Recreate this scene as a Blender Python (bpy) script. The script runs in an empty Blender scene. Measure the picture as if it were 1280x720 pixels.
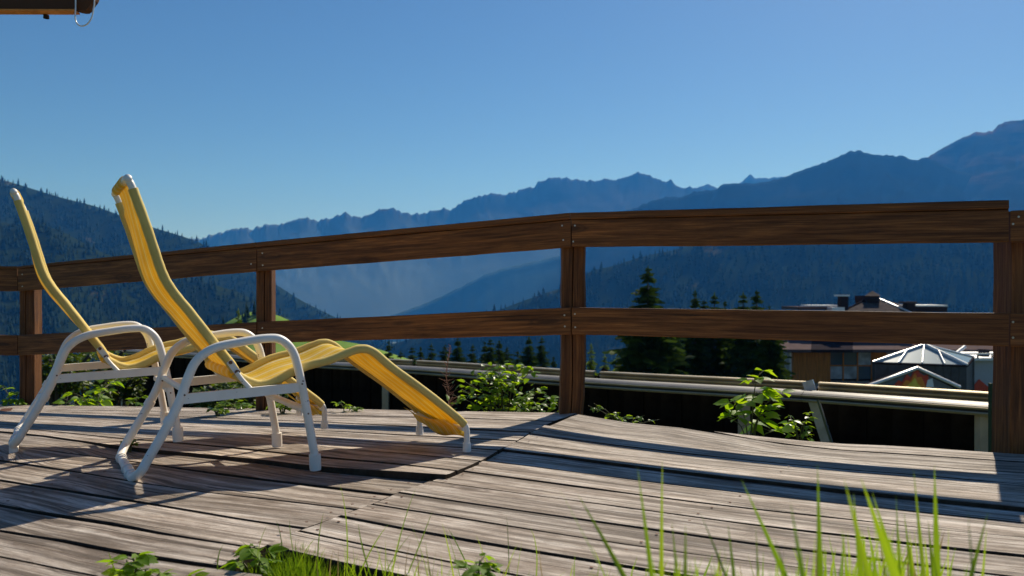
import bpy, math, random
import numpy as np
from mathutils import Vector, Matrix, noise
R = math.radians
S = bpy.context.scene
COL = S.collection
rnd = random.Random(7)

# ------------------------------------------------------------------ camera, sky, sun, exposure
FPX = 1000.0          # focal length of the 1280 px wide photograph, in its pixels
CAMZ = 0.6
HOR = 370.0           # row of the horizon
cam_d = bpy.data.cameras.new('camera'); cam = bpy.data.objects.new('camera', cam_d); COL.objects.link(cam)
cam.location = (0, 0, CAMZ); cam.rotation_euler = (R(90), 0, 0)
cam_d.sensor_width = 36; cam_d.lens = 36 * FPX / 1280
cam_d.shift_y = (HOR - 360) / 1280.0
cam_d.clip_start = 0.05; cam_d.clip_end = 200000
cam_d.dof.use_dof = True; cam_d.dof.focus_distance = 3.1; cam_d.dof.aperture_fstop = 5.0
S.camera = cam
SUN_EL, SUN_AZ = R(40), R(30.2)      # azimuth clockwise from +Y
w = bpy.data.worlds.new('World'); S.world = w; w.use_nodes = True
wn = w.node_tree.nodes; wl = w.node_tree.links
sky = wn.new('ShaderNodeTexSky'); sky.sky_type = 'NISHITA'; sky.sun_disc = False
sky.sun_elevation = SUN_EL; sky.sun_rotation = SUN_AZ
sky.air_density = 1.15; sky.dust_density = 0.75; sky.ozone_density = 7.0; sky.altitude = 1500
hs = wn.new('ShaderNodeHueSaturation'); hs.inputs['Saturation'].default_value = 1.08
wl.new(sky.outputs[0], hs.inputs['Color']); wl.new(hs.outputs[0], wn['Background'].inputs[0]); wn['Background'].inputs[1].default_value = 0.066
sd = bpy.data.lights.new('sun', 'SUN'); so = bpy.data.objects.new('sun', sd); COL.objects.link(so)
sd.energy = 5.0; sd.angle = R(0.53); sd.color = (1.0, 0.93, 0.82)
sdir = Vector((-math.sin(SUN_AZ) * math.cos(SUN_EL), -math.cos(SUN_AZ) * math.cos(SUN_EL), -math.sin(SUN_EL)))
so.rotation_euler = sdir.to_track_quat('-Z', 'Y').to_euler(); so.location = (5, 10, 12)
S.view_settings.view_transform = 'Standard'; S.view_settings.look = 'None'
S.view_settings.exposure = 0.25; S.view_settings.gamma = 1.0
S.cycles.use_denoising = True; S.cycles.volume_bounces = 0; S.cycles.max_bounces = 8
S.cycles.transparent_max_bounces = 8

# ------------------------------------------------------------------ helpers
def wp(px, py, d):
    return Vector(((px - 640) / FPX * d, d, CAMZ - (py - HOR) / FPX * d))

def lerp(a, b, t): return a + (b - a) * t
def clamp(v, a=0.0, b=1.0): return max(a, min(b, v))
def ip(pts, x):
    """piecewise linear with linear extrapolation; pts = [(x,y)...]"""
    if x <= pts[0][0]: a, b = pts[0], pts[1]
    elif x >= pts[-1][0]: a, b = pts[-2], pts[-1]
    else:
        for i in range(len(pts) - 1):
            if pts[i][0] <= x <= pts[i + 1][0]: a, b = pts[i], pts[i + 1]; break
    return a[1] + (b[1] - a[1]) * (x - a[0]) / (b[0] - a[0])

class MB:
    def __init__(s): s.v = []; s.f = []; s.uv = []; s.sm = []
    def add(s, vs, fs, uvs=None, smooth=False):
        o = len(s.v); s.v += [tuple(p) for p in vs]
        for i, f in enumerate(fs):
            s.f.append([o + k for k in f]); s.sm.append(smooth)
            s.uv.append(uvs[i] if uvs else [(0, 0)] * len(f))
        return s
    def box(s, c, size, rot=None, off=(0, 0, 0)):
        m = rot or Matrix.Identity(3); c = Vector(c); hx, hy, hz = [q / 2 for q in size]
        vs = [c + m @ Vector((x * hx, y * hy, z * hz)) for x, y, z in
              ((-1,-1,-1),(1,-1,-1),(1,1,-1),(-1,1,-1),(-1,-1,1),(1,-1,1),(1,1,1),(-1,1,1))]
        fs = [(0,3,2,1),(4,5,6,7),(0,1,5,4),(1,2,6,5),(2,3,7,6),(3,0,4,7)]
        return s.add(vs, fs)
    def tube(s, path, r, seg=10, caps=True, smooth=True, flat=1.0):
        path = [Vector(p) for p in path]; n = len(path)
        rs = r if isinstance(r, (list, tuple)) else [r] * n
        T = []
        for i in range(n):
            t = path[min(i + 1, n - 1)] - path[max(i - 1, 0)]
            T.append(t.normalized() if t.length > 1e-9 else Vector((0, 0, 1)))
        up = Vector((0, 0, 1)) if abs(T[0].z) < .9 else Vector((0, 1, 0))
        N = (up - T[0] * up.dot(T[0])).normalized()
        rings = []; L = 0
        for i in range(n):
            if i: N = (N - T[i] * N.dot(T[i])).normalized(); L += (path[i] - path[i-1]).length
            B = T[i].cross(N)
            rings.append(([path[i] + N * math.cos(a) * rs[i] + B * math.sin(a) * rs[i] * flat
                          for a in [2 * math.pi * k / seg for k in range(seg)]], L))
        vs = [p for rg, _ in rings for p in rg]; fs = []; uvs = []
        for i in range(n - 1):
            for k in range(seg):
                k2 = (k + 1) % seg
                fs.append((i*seg+k, i*seg+k2, (i+1)*seg+k2, (i+1)*seg+k))
                a, b = rings[i][1], rings[i+1][1]
                uvs.append([(a, k/seg), (a, (k+1)/seg), (b, (k+1)/seg), (b, k/seg)])
        s.add(vs, fs, uvs, smooth)
        if caps:
            s.add(rings[0][0], [tuple(reversed(range(seg)))]); s.add(rings[-1][0], [tuple(range(seg))])
        return s
    def mesh(s, name, mat=None):
        me = bpy.data.meshes.new(name); me.from_pydata(s.v, [], s.f)
        ul = me.uv_layers.new(name='UVMap')
        flat = [c for f in s.uv for p in f for c in p]
        ul.data.foreach_set('uv', flat)
        me.polygons.foreach_set('use_smooth', s.sm)
        if mat: me.materials.append(mat)
        me.update(); return me
    def build(s, name, mat, parent=None, **kw):
        o = bpy.data.objects.new(name, s.mesh(name, mat)); COL.objects.link(o)
        if parent: o.parent = parent
        return tag(o, **kw)

def tag(o, label=None, cat=None, group=None, kind=None):
    if label: o['label'] = label
    if cat: o['category'] = cat
    if group: o['group'] = group
    if kind: o['kind'] = kind
    return o
def empty(name, loc=(0, 0, 0), rz=0.0, **kw):
    o = bpy.data.objects.new(name, None); COL.objects.link(o); o.location = loc; o.rotation_euler = (0, 0, rz)
    o.empty_display_size = .1
    return tag(o, **kw)
def link(name, me, parent=None, loc=(0,0,0), rot=(0,0,0), sc=(1,1,1)):
    o = bpy.data.objects.new(name, me); COL.objects.link(o); o.parent = parent
    o.location = loc; o.rotation_euler = rot; o.scale = sc
    return o
def children(o): return [c for c in list(bpy.data.objects) if c.parent == o]
def spline(pts, n=6):
    P = [Vector(p) for p in pts]; P = [P[0] * 2 - P[1]] + P + [P[-1] * 2 - P[-2]]; out = []
    for i in range(1, len(P) - 2):
        for k in range(n):
            t = k / n; a, b, c, d = P[i-1], P[i], P[i+1], P[i+2]
            out.append(.5 * ((2*b) + (c - a)*t + (2*a - 5*b + 4*c - d)*t*t + (3*b - a - 3*c + d)*t**3))
    out.append(P[-2]); return out

# ------------------------------------------------------------------ materials
class M:
    def __init__(s, name):
        s.m = bpy.data.materials.new(name); s.m.use_nodes = True; s.n = s.m.node_tree.nodes; s.l = s.m.node_tree.links
        s.b = s.n['Principled BSDF']; s.out = s.n['Material Output']
    def node(s, t, **kw):
        x = s.n.new(t)
        for k, v in kw.items(): setattr(x, k, v)
        return x
    def put(s, dst, v):
        if hasattr(v, 'is_linked') or hasattr(v, 'links'): s.l.new(v, dst)
        else: dst.default_value = v
    def coord(s, kind='Object', sc=(1, 1, 1), rot=(0,0,0)):
        tc = s.node('ShaderNodeTexCoord'); mp = s.node('ShaderNodeMapping'); s.l.new(tc.outputs[kind], mp.inputs[0])
        mp.inputs['Scale'].default_value = sc; mp.inputs['Rotation'].default_value = rot
        return mp.outputs[0]
    def noise(s, vec, scale=5, detail=4, rough=.6, out=0, dist=0.0):
        x = s.node('ShaderNodeTexNoise'); s.l.new(vec, x.inputs['Vector'])
        x.inputs['Scale'].default_value = scale; x.inputs['Detail'].default_value = detail
        x.inputs['Roughness'].default_value = rough; x.inputs['Distortion'].default_value = dist
        return x.outputs[out]
    def ramp(s, f, stops, interp='LINEAR'):
        x = s.node('ShaderNodeValToRGB'); s.put(x.inputs[0], f); e = x.color_ramp.elements; x.color_ramp.interpolation = interp
        while len(e) > 1: e.remove(e[-1])
        for i, (p, c) in enumerate(stops):
            c = (c, c, c) if isinstance(c, (int, float)) else c
            q = e[0] if i == 0 else e.new(p)
            q.position = p; q.color = (*c, 1)
        return x.outputs[0]
    def mix(s, f, a, b, bt='MIX'):
        x = s.node('ShaderNodeMix', data_type='RGBA', blend_type=bt)
        s.put(x.inputs[0], f)
        for i, v in ((6, a), (7, b)):
            s.put(x.inputs[i], v if not isinstance(v, tuple) else (*v, 1))
        return x.outputs[2]
    def math(s, op, a, b=0.0):
        x = s.node('ShaderNodeMath', operation=op); s.put(x.inputs[0], a); s.put(x.inputs[1], b); return x.outputs[0]
    def set(s, **kw):
        for k, v in kw.items():
            k = k.replace('_', ' ')
            if isinstance(v, tuple) and len(v) == 3: v = (*v, 1)
            s.put(s.b.inputs[k], v)
        return s
    def bump(s, h, strength=.3, dist=.005):
        x = s.node('ShaderNodeBump'); s.put(x.inputs['Height'], h)
        x.inputs['Strength'].default_value = strength; x.inputs['Distance'].default_value = dist
        s.l.new(x.outputs[0], s.b.inputs['Normal']); return s
    def rand(s):
        x = s.node('ShaderNodeObjectInfo'); return x.outputs['Random']
    def island(s):
        x = s.node('ShaderNodeNewGeometry'); return x.outputs['Random Per Island']

def mat_plain(name, col, rough=.7, metal=0.0, var=.15, scale=6, spec=.5):
    m = M(name); v = m.coord()
    n = m.noise(v, scale, 5)
    a = tuple(c * (1 - var) for c in col); b = tuple(min(1, c * (1 + var)) for c in col)
    m.set(Base_Color=m.ramp(n, [(.3, a), (.7, b)]), Roughness=rough, Metallic=metal)
    m.b.inputs['Specular IOR Level'].default_value = spec
    m.bump(n, .15, .01); return m.m

def mat_deck():
    m = M('weathered_deck_wood'); v = m.coord('UV')
    def sc(x, y): 
        mp = m.node('ShaderNodeMapping'); m.l.new(v, mp.inputs[0]); mp.inputs['Scale'].default_value = (x, y, 1); return mp.outputs[0]
    grain = m.noise(sc(1.0, 40), 1.6, 9, .80, dist=.35)
    fine = m.noise(sc(3.2, 130), 1.5, 6, .75, dist=.4)
    blot = m.noise(sc(1.6, 7), 1.7, 5, .62, dist=.4)
    base = m.ramp(blot, [(.28, (.20, .155, .12)), (.42, (.40, .33, .275)), (.55, (.60, .525, .46)), (.75, (.76, .70, .64))])
    streak = m.ramp(grain, [(.30, (.30, .25, .21)), (.43, (.72, .68, .64)), (.55, (1, 1, 1)), (.72, (1.22, 1.2, 1.2))])
    c = m.mix(.9, base, streak, 'MULTIPLY')
    c = m.mix(.85, c, m.ramp(fine, [(.30, .40), (.44, .85), (.55, 1.0), (.72, 1.22)]), 'MULTIPLY')
    mot = m.noise(sc(7, 30), 1.6, 7, .78)
    c = m.mix(.8, c, m.ramp(mot, [(.36, (.46, .42, .38)), (.47, (.88, .86, .84)), (.56, (1.05, 1.05, 1.05)), (.68, (1.38, 1.38, 1.38))]), 'MULTIPLY')
    crack = m.noise(sc(1.0, 60), 1.0, 4, .6, dist=.35)
    cm = m.ramp(crack, [(.0, 1.0), (.35, 1.0), (.372, 0.0)])
    c = m.mix(cm, c, (.035, .028, .022))
    vo = m.node('ShaderNodeTexVoronoi'); m.l.new(sc(1.9, 7.5), vo.inputs['Vector']); vo.inputs['Scale'].default_value = .85
    kn = m.ramp(vo.outputs['Distance'], [(.0, 1.0), (.06, .85), (.09, .1), (.11, .7), (.15, 0.0)])
    c = m.mix(m.math('MULTIPLY', kn, .8), c, (.055, .035, .025))
    dk = m.noise(sc(.9, 22), 1.2, 4, .6, dist=.3)
    c = m.mix(m.ramp(dk, [(.45, 0.0), (.62, .85)]), c, (.095, .070, .052))
    rb = m.ramp(m.rand(), [(0, .74), (.5, 1.0), (1, 1.15)])
    c = m.mix(1.0, c, rb, 'MULTIPLY')
    m.set(Base_Color=c, Roughness=.78); m.b.inputs['Specular IOR Level'].default_value = .35
    h = m.math('ADD', m.math('MULTIPLY', grain, 1.0), m.math('MULTIPLY', fine, .35))
    h = m.math('SUBTRACT', h, m.math('MULTIPLY', cm, .9))
    m.bump(h, .9, .006); return m.m

def mat_rail(name='stained_rail_wood', k=1.0):
    m = M(name); v = m.coord('UV')
    def sc(x, y):
        mp = m.node('ShaderNodeMapping'); m.l.new(v, mp.inputs[0]); mp.inputs['Scale'].default_value = (x, y, 1); return mp.outputs[0]
    grain = m.noise(sc(1.2, 42), 1.8, 9, .76, dist=.5)
    blot = m.noise(sc(1.1, 9), 2.0, 5, .62, dist=.8)
    base = m.ramp(grain, [(.3, (.036*k, .012*k, .004*k)), (.47, (.105*k, .038*k, .010*k)), (.60, (.20*k, .080*k, .023*k)), (.78, (.34*k, .16*k, .06*k))])
    c = m.mix(.9, base, m.ramp(blot, [(.3, (.55, .50, .46)), (.5, (1, 1, 1)), (.72, (1.6, 1.55, 1.45))]), 'MULTIPLY')
    crack = m.noise(sc(.9, 70), 1.0, 3, .5)
    cm = m.ramp(crack, [(0, 1.0), (.29, 1.0), (.32, 0.0)])
    c = m.mix(cm, c, (.012, .006, .004))
    vo = m.node('ShaderNodeTexVoronoi'); m.l.new(sc(1.5, 6.5), vo.inputs['Vector']); vo.inputs['Scale'].default_value = .9
    kn = m.ramp(vo.outputs['Distance'], [(0, 1.0), (.08, .8), (.11, .2), (.13, .6), (.17, 0.0)])
    c = m.mix(m.math('MULTIPLY', kn, .85), c, (.028, .012, .007))
    m.set(Base_Color=c, Roughness=.62); m.b.inputs['Specular IOR Level'].default_value = .3
    m.bump(m.math('SUBTRACT', grain, cm), .6, .004); return m.m

def mat_paint():
    m = M('white_tube_paint'); v = m.coord()
    n = m.noise(v, 9, 5); r = m.noise(v, 48, 4, .6)
    c = m.ramp(n, [(.3, (.78, .73, .67)), (.6, (.88, .84, .78)), (.8, (.90, .87, .83))])
    c = m.mix(m.ramp(r, [(.69, 0.0), (.73, 1.0)]), c, (.10, .05, .03))
    m.set(Base_Color=c, Roughness=.38); m.bump(r, .12, .002); return m.m

def mat_fabric(name, kind):
    m = M(name); uv = m.coord('UV'); sep = m.node('ShaderNodeSeparateXYZ'); m.l.new(uv, sep.inputs[0])
    ycol = (.92, .68, .050); pale = (.93, .84, .45)
    if kind == 'sling':
        # lengthwise stripes: v runs 0..1 across the width
        vv = sep.outputs[1]
        tri = m.math('ABSOLUTE', m.math('SUBTRACT', m.math('FRACT', m.math('MULTIPLY', vv, 6.0)), .5))
        st = m.ramp(tri, [(0.0, 1.0), (.10, 1.0), (.13, 0.0), (.25, 0.0), (.27, .7), (.32, .7), (.34, 0.0)])
        c = m.mix(st, ycol, pale)
    else:
        c = m.mix(.0, (.80, .62, .20), ycol)
    weave = m.noise(uv, 160, 2); dirt = m.noise(m.coord(), 7, 5)
    c = m.mix(.7, c, m.ramp(dirt, [(.3, (.78, .73, .66)), (.6, (1, 1, 1))]), 'MULTIPLY')
    m.set(Base_Color=c, Roughness=.75); m.b.inputs['Specular IOR Level'].default_value = .3; m.bump(weave, .25, .0015)
    tr = m.node('ShaderNodeBsdfTranslucent'); m.l.new(m.mix(.6, c, (1.0, .84, .16), 'MULTIPLY'), tr.inputs[0])
    mx = m.node('ShaderNodeMixShader'); mx.inputs[0].default_value = .42 if kind == 'sling' else .15
    m.l.new(m.b.outputs[0], mx.inputs[1]); m.l.new(tr.outputs[0], mx.inputs[2]); m.l.new(mx.outputs[0], m.out.inputs[0])
    return m.m

def mat_leaf(name, c1, c2, trans=.5, rough=.35, rnd_by='object', tcol=None, spec=.35):
    m = M(name); f = m.rand() if rnd_by == 'object' else m.island()
    c = m.ramp(f, [(0, c1), (1, c2)])
    m.set(Base_Color=c, Roughness=rough); m.b.inputs['Specular IOR Level'].default_value = spec
    m.bump(m.noise(m.coord(), 60, 3), .3, .002)
    tr = m.node('ShaderNodeBsdfTranslucent'); m.l.new(m.mix(1.0, c, tcol or (1.9, 1.6, .35), 'MULTIPLY'), tr.inputs[0])
    mx = m.node('ShaderNodeMixShader'); mx.inputs[0].default_value = trans
    m.l.new(m.b.outputs[0], mx.inputs[1]); m.l.new(tr.outputs[0], mx.inputs[2]); m.l.new(mx.outputs[0], m.out.inputs[0])
    return m.m

def mat_terrain(name, stops, scale, rough=.95, stretch=(1, 1, 1), bumpd=20.0, detail=8, second=None, low=None, bs=.6):
    m = M(name); v = m.coord('Object', stretch); n = m.noise(v, scale, detail, .62)
    c = m.ramp(n, stops)
    if second:
        n2 = m.noise(v, scale * second[0], 5, .6); c = m.mix(m.ramp(n2, [(second[1], 0.0), (second[1] + .08, 1.0)]), c, second[2])
    if low:      # lower slopes paler: valley haze painted into the colour
        sp = m.node('ShaderNodeSeparateXYZ'); m.l.new(m.coord('Object'), sp.inputs[0])
        hh = m.math('ADD', sp.outputs[2], m.math('MULTIPLY', m.math('SUBTRACT', n, .5), 500.0))
        mr = m.node('ShaderNodeMapRange'); m.put(mr.inputs[0], hh); mr.inputs[1].default_value = low[0]; mr.inputs[2].default_value = low[1]; mr.inputs[3].default_value = 1; mr.inputs[4].default_value = 0
        c = m.mix(mr.outputs[0], c, low[2])
    m.set(Base_Color=c, Roughness=rough); m.b.inputs['Specular IOR Level'].default_value = 0.0
    m.bump(n, bs, bumpd); return m.m

DECK = mat_deck(); EDGE = mat_plain('gap_shade_edge', (.050, .038, .028), .95, 0, .4, 30, .05); RAIL = mat_rail('stained_rail_wood', 1.2); POSTW = mat_rail('stained_post_wood', .95); PAINT = mat_paint()  # EDGE: near-black sides and bevels paint the shade of the board gaps
SLING = mat_fabric('yellow_sling', 'sling'); SLEEVE = mat_fabric('sleeve_fabric', 'sleeve')
RUST = mat_plain('rusty_steel', (.16, .08, .05), .7, .3)
ZINC = mat_plain('zinc_screw', (.55, .50, .42), .35, .9)
LEAF = mat_leaf('leaf_green', (.12, .24, .015), (.22, .36, .03), .62, .45)
LEAFD = mat_leaf('leaf_small', (.08, .16, .022), (.17, .28, .035), .55, .35, 'island')
GRASS = mat_leaf('grass_blade', (.09, .20, .012), (.24, .38, .035), .58, .4, 'island')
STEM = mat_plain('stem', (.10, .10, .03), .7)
DRY = mat_plain('dry_stalk', (.30, .14, .09), .8)
PINE = mat_leaf('conifer_needles', (.022, .042, .015), (.060, .092, .026), .25, .8, 'island', (1.2, 1.3, .5), .1)
LARCH = mat_leaf('larch_needles', (.06, .10, .02), (.13, .18, .04), .4, .6, 'island', (1.4, 1.4, .4))
SHRUB = mat_leaf('shrub_leaves', (.03, .065, .012), (.09, .14, .025), .4, .5, 'island')
BARK = mat_plain('bark', (.06, .045, .035), .9)
FOREST = mat_leaf('forest_trees', (.006, .015, .009), (.024, .038, .017), .05, .95, 'island', (1, 1, .5), 0.0)

# ------------------------------------------------------------------ deck surface
P1, P2, P3, P4 = (.336, 4.2), (-1.58, 5.1), (-3.67, 6.1), (2.03, 3.33)
FN = Vector((.457, .889))
def HL(x, y):
    tx = clamp((-x + .34) / 4.0, 0, 1.6); ty = clamp((y - 3.1) / 3.0, 0, 1.3)
    z = -.22 * tx ** .455 * ty ** .8 - .017 * clamp((y - 3.1) / 1.1)
    for cx, cy in ((-1.10, 2.48), (-1.74, 2.88)):
        z += .03 * math.exp(-((x - cx) ** 2 + (y - cy) ** 2) / .14)
    return z
def HR(x, y):
    z = -.0193 * (x + .6) + .0005 * (y - 1.94)
    t = clamp(((x - P1[0]) * .889 - (y - P1[1]) * .457) / 1.905); m = 3.889 - (FN.x * x + FN.y * y)
    return z - .03 * 4 * t * (1 - t) * math.exp(-(max(0, m) / .9) ** 2)
def onto(px, py, H, off=0.0):
    u = (px - 640) / FPX; v = (py - HOR) / FPX; d = CAMZ / v
    for _ in range(12): d = .5 * d + .5 * (CAMZ - H(u * d, d) - off) / v
    return Vector((u * d, d, CAMZ - v * d))
CREASE = [(722, 516.5), (691, 527), (672, 535), (646, 551), (623, 562), (601, 575), (571, 588), (545, 598), (531, 604), (497, 615),
          (470, 628), (441, 638), (422, 645), (405, 649), (378, 661), (345, 674), (327, 684), (300, 697), (250, 720)]
CR = sorted([(y, x) for x, y in CREASE])
def crease_hit(line):
    best = None
    for k in range(200, 760):
        if abs(ip(CR, ip(line, k)) - k) < 1.2: best = k; break
    return best
# gap lines traced over the deck, each a list of photo points on the board seam
EDGE_L = [(-40, 505.5), (0, 506), (160, 507.5), (219, 509), (440, 511), (569, 514), (722, 516.5)]
LEFT = dict(
    A=[(0, 509), (66, 511.5), (120, 512.5), (294, 515), (400, 518), (581, 523), (691, 527)],
    A2=[(0, 512), (200, 519), (400, 527), (665, 540)],
    B=[(0, 516), (150, 524), (400, 538), (529, 544.5), (646, 551)],
    C=[(0, 521), (221, 533), (331, 539), (400, 547), (494, 554), (623, 562)],
    D=[(0, 527), (45, 530), (112, 534), (241, 545), (305, 551), (400, 559), (494, 565.5), (601, 575.5)],
    E=[(0, 533), (150, 548), (224, 554), (301, 560.6), (387, 570), (494, 579), (571, 588)],
    F=[(0, 539), (39, 542), (150, 557), (199, 562.5), (275, 569), (331, 575), (400, 583), (531, 592), (545, 593)],
    F2=[(0, 540), (39, 543), (150, 558), (199, 563.5), (275, 572), (331, 579), (400, 588), (531, 600.5)],
    G=[(0, 555), (28, 559), (94, 568), (142, 574), (260, 591), (400, 608), (488, 618)],
    I=[(0, 575.6), (84, 588), (174, 603), (240, 613), (440, 636)],
    K=[(0, 601), (100, 617), (200, 633), (312, 651), (378, 660)],
    M=[(0, 632), (47, 641), (140, 656), (200, 667.5), (327, 687)],
    N=[(0, 663), (80, 676), (169, 694), (294, 713), (360, 723)],
    O=[(0, 696), (112, 719), (250, 747)],
    P=[(0, 733), (112, 759), (250, 790)],
    Q=[(0, 776), (112, 806), (250, 842)])
EDGE_R = [(722, 517.5), (800, 530.5), (852, 534.5), (920, 542), (990, 550), (1055, 554.6), (1137, 558), (1240, 565.5), (1280, 567.5)]
RIGHT = dict(
    R0=[(722, 517.5), (893, 540.2), (930, 547.5), (964, 553.6), (1024, 560), (1060, 563.6), (1120, 567), (1239, 575), (1280, 577)],
    R1=[(690, 533), (753, 542), (900, 559.5), (1060, 574.5), (1210, 586.5), (1280, 590.5)],
    R2=[(672, 543.7), (700, 548), (900, 571.5), (1060, 587), (1120, 591), (1280, 605)],
    R3=[(650, 553), (700, 560), (900, 584.5), (1060, 601), (1120, 606), (1280, 620)],
    R4=[(625.6, 561.6), (700, 570.5), (803, 584), (900, 595.6), (1060, 614), (1120, 619.7), (1280, 635.6)],
    R5=[(601, 575.6), (700, 587.5), (795, 600.6), (920, 615), (1060, 631), (1280, 653)],
    R6=[(571, 588), (691, 604), (803, 619), (872, 628), (1040, 647), (1163, 661), (1280, 672)],
    R7=[(539, 601), (640, 615), (700, 623), (840, 642.5), (940, 656), (1060, 670), (1163, 683), (1280, 695)],
    R8=[(497, 615.5), (600, 631), (705, 646), (840, 665), (940, 679), (1060, 694), (1280, 722)],
    R9=[(462, 630), (560, 645), (640, 658.5), (720, 671), (840, 689), (940, 701.5), (1040, 715), (1280, 747)],
    R10=[(422, 645), (531, 666), (640, 686), (720, 698.5), (840, 718), (1280, 787)],
    R11=[(378, 665), (400, 670.5), (520, 694), (640, 718.5), (840, 757), (1280, 840)],
    R12=[(331, 683), (387, 697), (440, 708), (490, 718), (640, 752), (840, 795), (1280, 890)])
joists = MB()
for (x0, y0, x1, y1) in ((-3.6, 5.7, -1.6, 1.9), (-2.2, 5.1, -.9, 1.7), (-.9, 4.5, -.3, 2.2), (.5, 3.9, -.2, 1.9), (1.3, 3.4, .5, 1.3)):
    a, b = Vector((x0, y0, 0)), Vector((x1, y1, 0)); c = (a + b) / 2; L = (b - a).length
    joists.box((c.x, c.y, -.27), (L, .07, .14), Matrix.Rotation(math.atan2(y1 - y0, x1 - x0), 3, 'Z'))
deck = joists.build('wooden_deck', RAIL, label='weathered grey plank sun deck of two sections meeting at a diagonal seam', kind='structure')
def board(U, L, xs, H, off=(0, 0), side=1, gap=(.0055, .0055), seed=0, thick=.032, shade_bevel=True):
    """U, L: seam lines (far, near) in photo pixels; xs = (uStart,uEnd,lStart,lEnd)"""
    r = random.Random(seed); n = 16; rows = []
    ph = r.uniform(0, 6); Lg = 0; prev = None
    for i in range(n + 1):
        t = i / n
        ux = lerp(xs[0], xs[1], t); lx = lerp(xs[2], xs[3], t); o = lerp(off[0], off[1], t)
        a = onto(ux, ip(U, ux), H, o); b = onto(lx, ip(L, lx), H, o)
        w_ = (b - a); wl_ = w_.length; w_ = w_ / wl_
        a = a + w_ * (gap[0] * (1 + .5 * math.sin(7.1 * t + ph)) + r.uniform(0, .0015))
        b = b - w_ * (gap[1] * (1 + .5 * math.sin(5.3 * t + ph * 2)) + r.uniform(0, .0015))
        zz = .0018 * math.sin(4 * t + ph) + r.uniform(-.0006, .0006)
        a.z += zz; b.z += zz
        m_ = (a + b) / 2; m_.z -= .0015
        if prev is not None: Lg += (m_ - prev).length
        prev = m_.copy()
        bev = .0032
        wd = (b - a).length
        a2 = a + w_ * bev; b2 = b - w_ * bev; al = a.copy(); bl = b.copy(); al.z -= bev; bl.z -= bev * 1.1
        ad = a.copy(); bd = b.copy(); ad.z -= thick; bd.z -= thick
        rows.append(([ad, al, a2, m_, b2, bl, bd], Lg, wd))
    mb = MB(); vs = [p for rr in rows for p in rr[0]]; fs = []; uvs = []; K = 7
    u0, v0 = r.uniform(0, 50), r.uniform(0, 50)
    for i in range(n):
        for k in range(K - 1):
            f = (i*K+k, i*K+k+1, (i+1)*K+k+1, (i+1)*K+k)
            w0, w1 = rows[i][2], rows[i+1][2]; fr = [-.25, 0, .05, .5, .95, 1.0, 1.25]
            uvq = [(u0 + rows[i][1], v0 + fr[k]*w0), (u0 + rows[i][1], v0 + fr[k+1]*w0), (u0 + rows[i+1][1], v0 + fr[k+1]*w1), (u0 + rows[i+1][1], v0 + fr[k]*w1)]
            fs.append(f[::-1]); uvs.append(uvq[::-1])
    mb.add(vs, fs, uvs, False); nf = len(fs)
    e0 = rows[0][0]; e1 = rows[-1][0]
    mb.add(e0, [tuple(range(7))], [[(u0 + .01 * k, v0 + .02 * k) for k in range(7)]])
    mb.add(e1, [tuple(reversed(range(7)))], [[(u0 + .01 * k, v0 + .02 * k) for k in range(7)]])
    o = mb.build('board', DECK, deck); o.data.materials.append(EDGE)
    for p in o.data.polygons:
        if p.index >= nf or (p.index % 6) in (0, 1, 4, 5): p.material_index = 1 if (p.index >= nf or (p.index % 6) in (0, 5)) else (1 if shade_bevel else 0)
    return o
def left_board(a, b, off=(0, 0), seed=0, **k):
    U = EDGE_L if a == 'edge' else LEFT[a]; L = LEFT[b]
    board(U, L, (-170, endx(U), -170, endx(L)), HL, off, seed=seed, **k)
def endx(line):
    # where a seam meets the diagonal crease, found in the photo's own pixels
    lo, hi = 200, 740
    f = lambda x: ip(line, x) - ip(sorted([(p, q) for p, q in CREASE]), x)
    for _ in range(40):
        mid = (lo + hi) / 2
        if f(mid) > 0: hi = mid
        else: lo = mid
    return (lo + hi) / 2
seqL = ['edge', 'A', 'A2', 'B', 'C', 'D', 'E', 'F']
for i in range(7): left_board(seqL[i], seqL[i+1], ((0, 0), (0, .003), (0, -.002), (0, .002), (0, 0), (.002, .004), (0, .004))[i], seed=10 + i)
left_board('F2', 'G', (-.002, -.024), seed=20)
left_board('G', 'I', (.002, -.006), seed=21)
left_board('I', 'K', (-.004, -.010), seed=22)
left_board('K', 'M', (-.001, -.006), seed=23)
left_board('M', 'N', (0, -.004), seed=24)
for i, (a, b, e) in enumerate((('N', 'O', 330), ('O', 'P', 260), ('P', 'Q', 200))):
    board(LEFT[a], LEFT[b], (-170, e, -170, e - 50), HL, (0, 0), seed=30 + i)
# right section
board(EDGE_R, RIGHT['R0'], (893, 1750, 893, 1750), HR, (0, .002), seed=39)
R1U = [(722, 517.6), (800, 530.6), (852, 534.6), (893, 540.2), (930, 547.5), (964, 553.6), (1024, 560), (1060, 563.6), (1120, 567), (1239, 575), (1280, 577)]
board(R1U, RIGHT['R1'], (721, 1750, 687, 1750), HR, (0, 0), seed=40, gap=(.001, .0015))
seqR = ['R1', 'R2', 'R3', 'R4', 'R5', 'R6', 'R7', 'R8', 'R9', 'R10', 'R11', 'R12']
offs = [(0, 0), (-.001, 0), (.003, .003), (-.006, -.006), (0, 0), (-.002, .001), (.002, 0), (0, .002), (.001, -.002), (0, .001), (0, 0)]
for i in range(11):
    U, L = RIGHT[seqR[i]], RIGHT[seqR[i+1]]
    board(U, L, (endx(U) + 1.2, 1750, endx(L) + 1.2, 1750), HR, offs[i], seed=41 + i, gap=((.0015, .004) if i == 0 else (.0045, .0045)))

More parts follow.
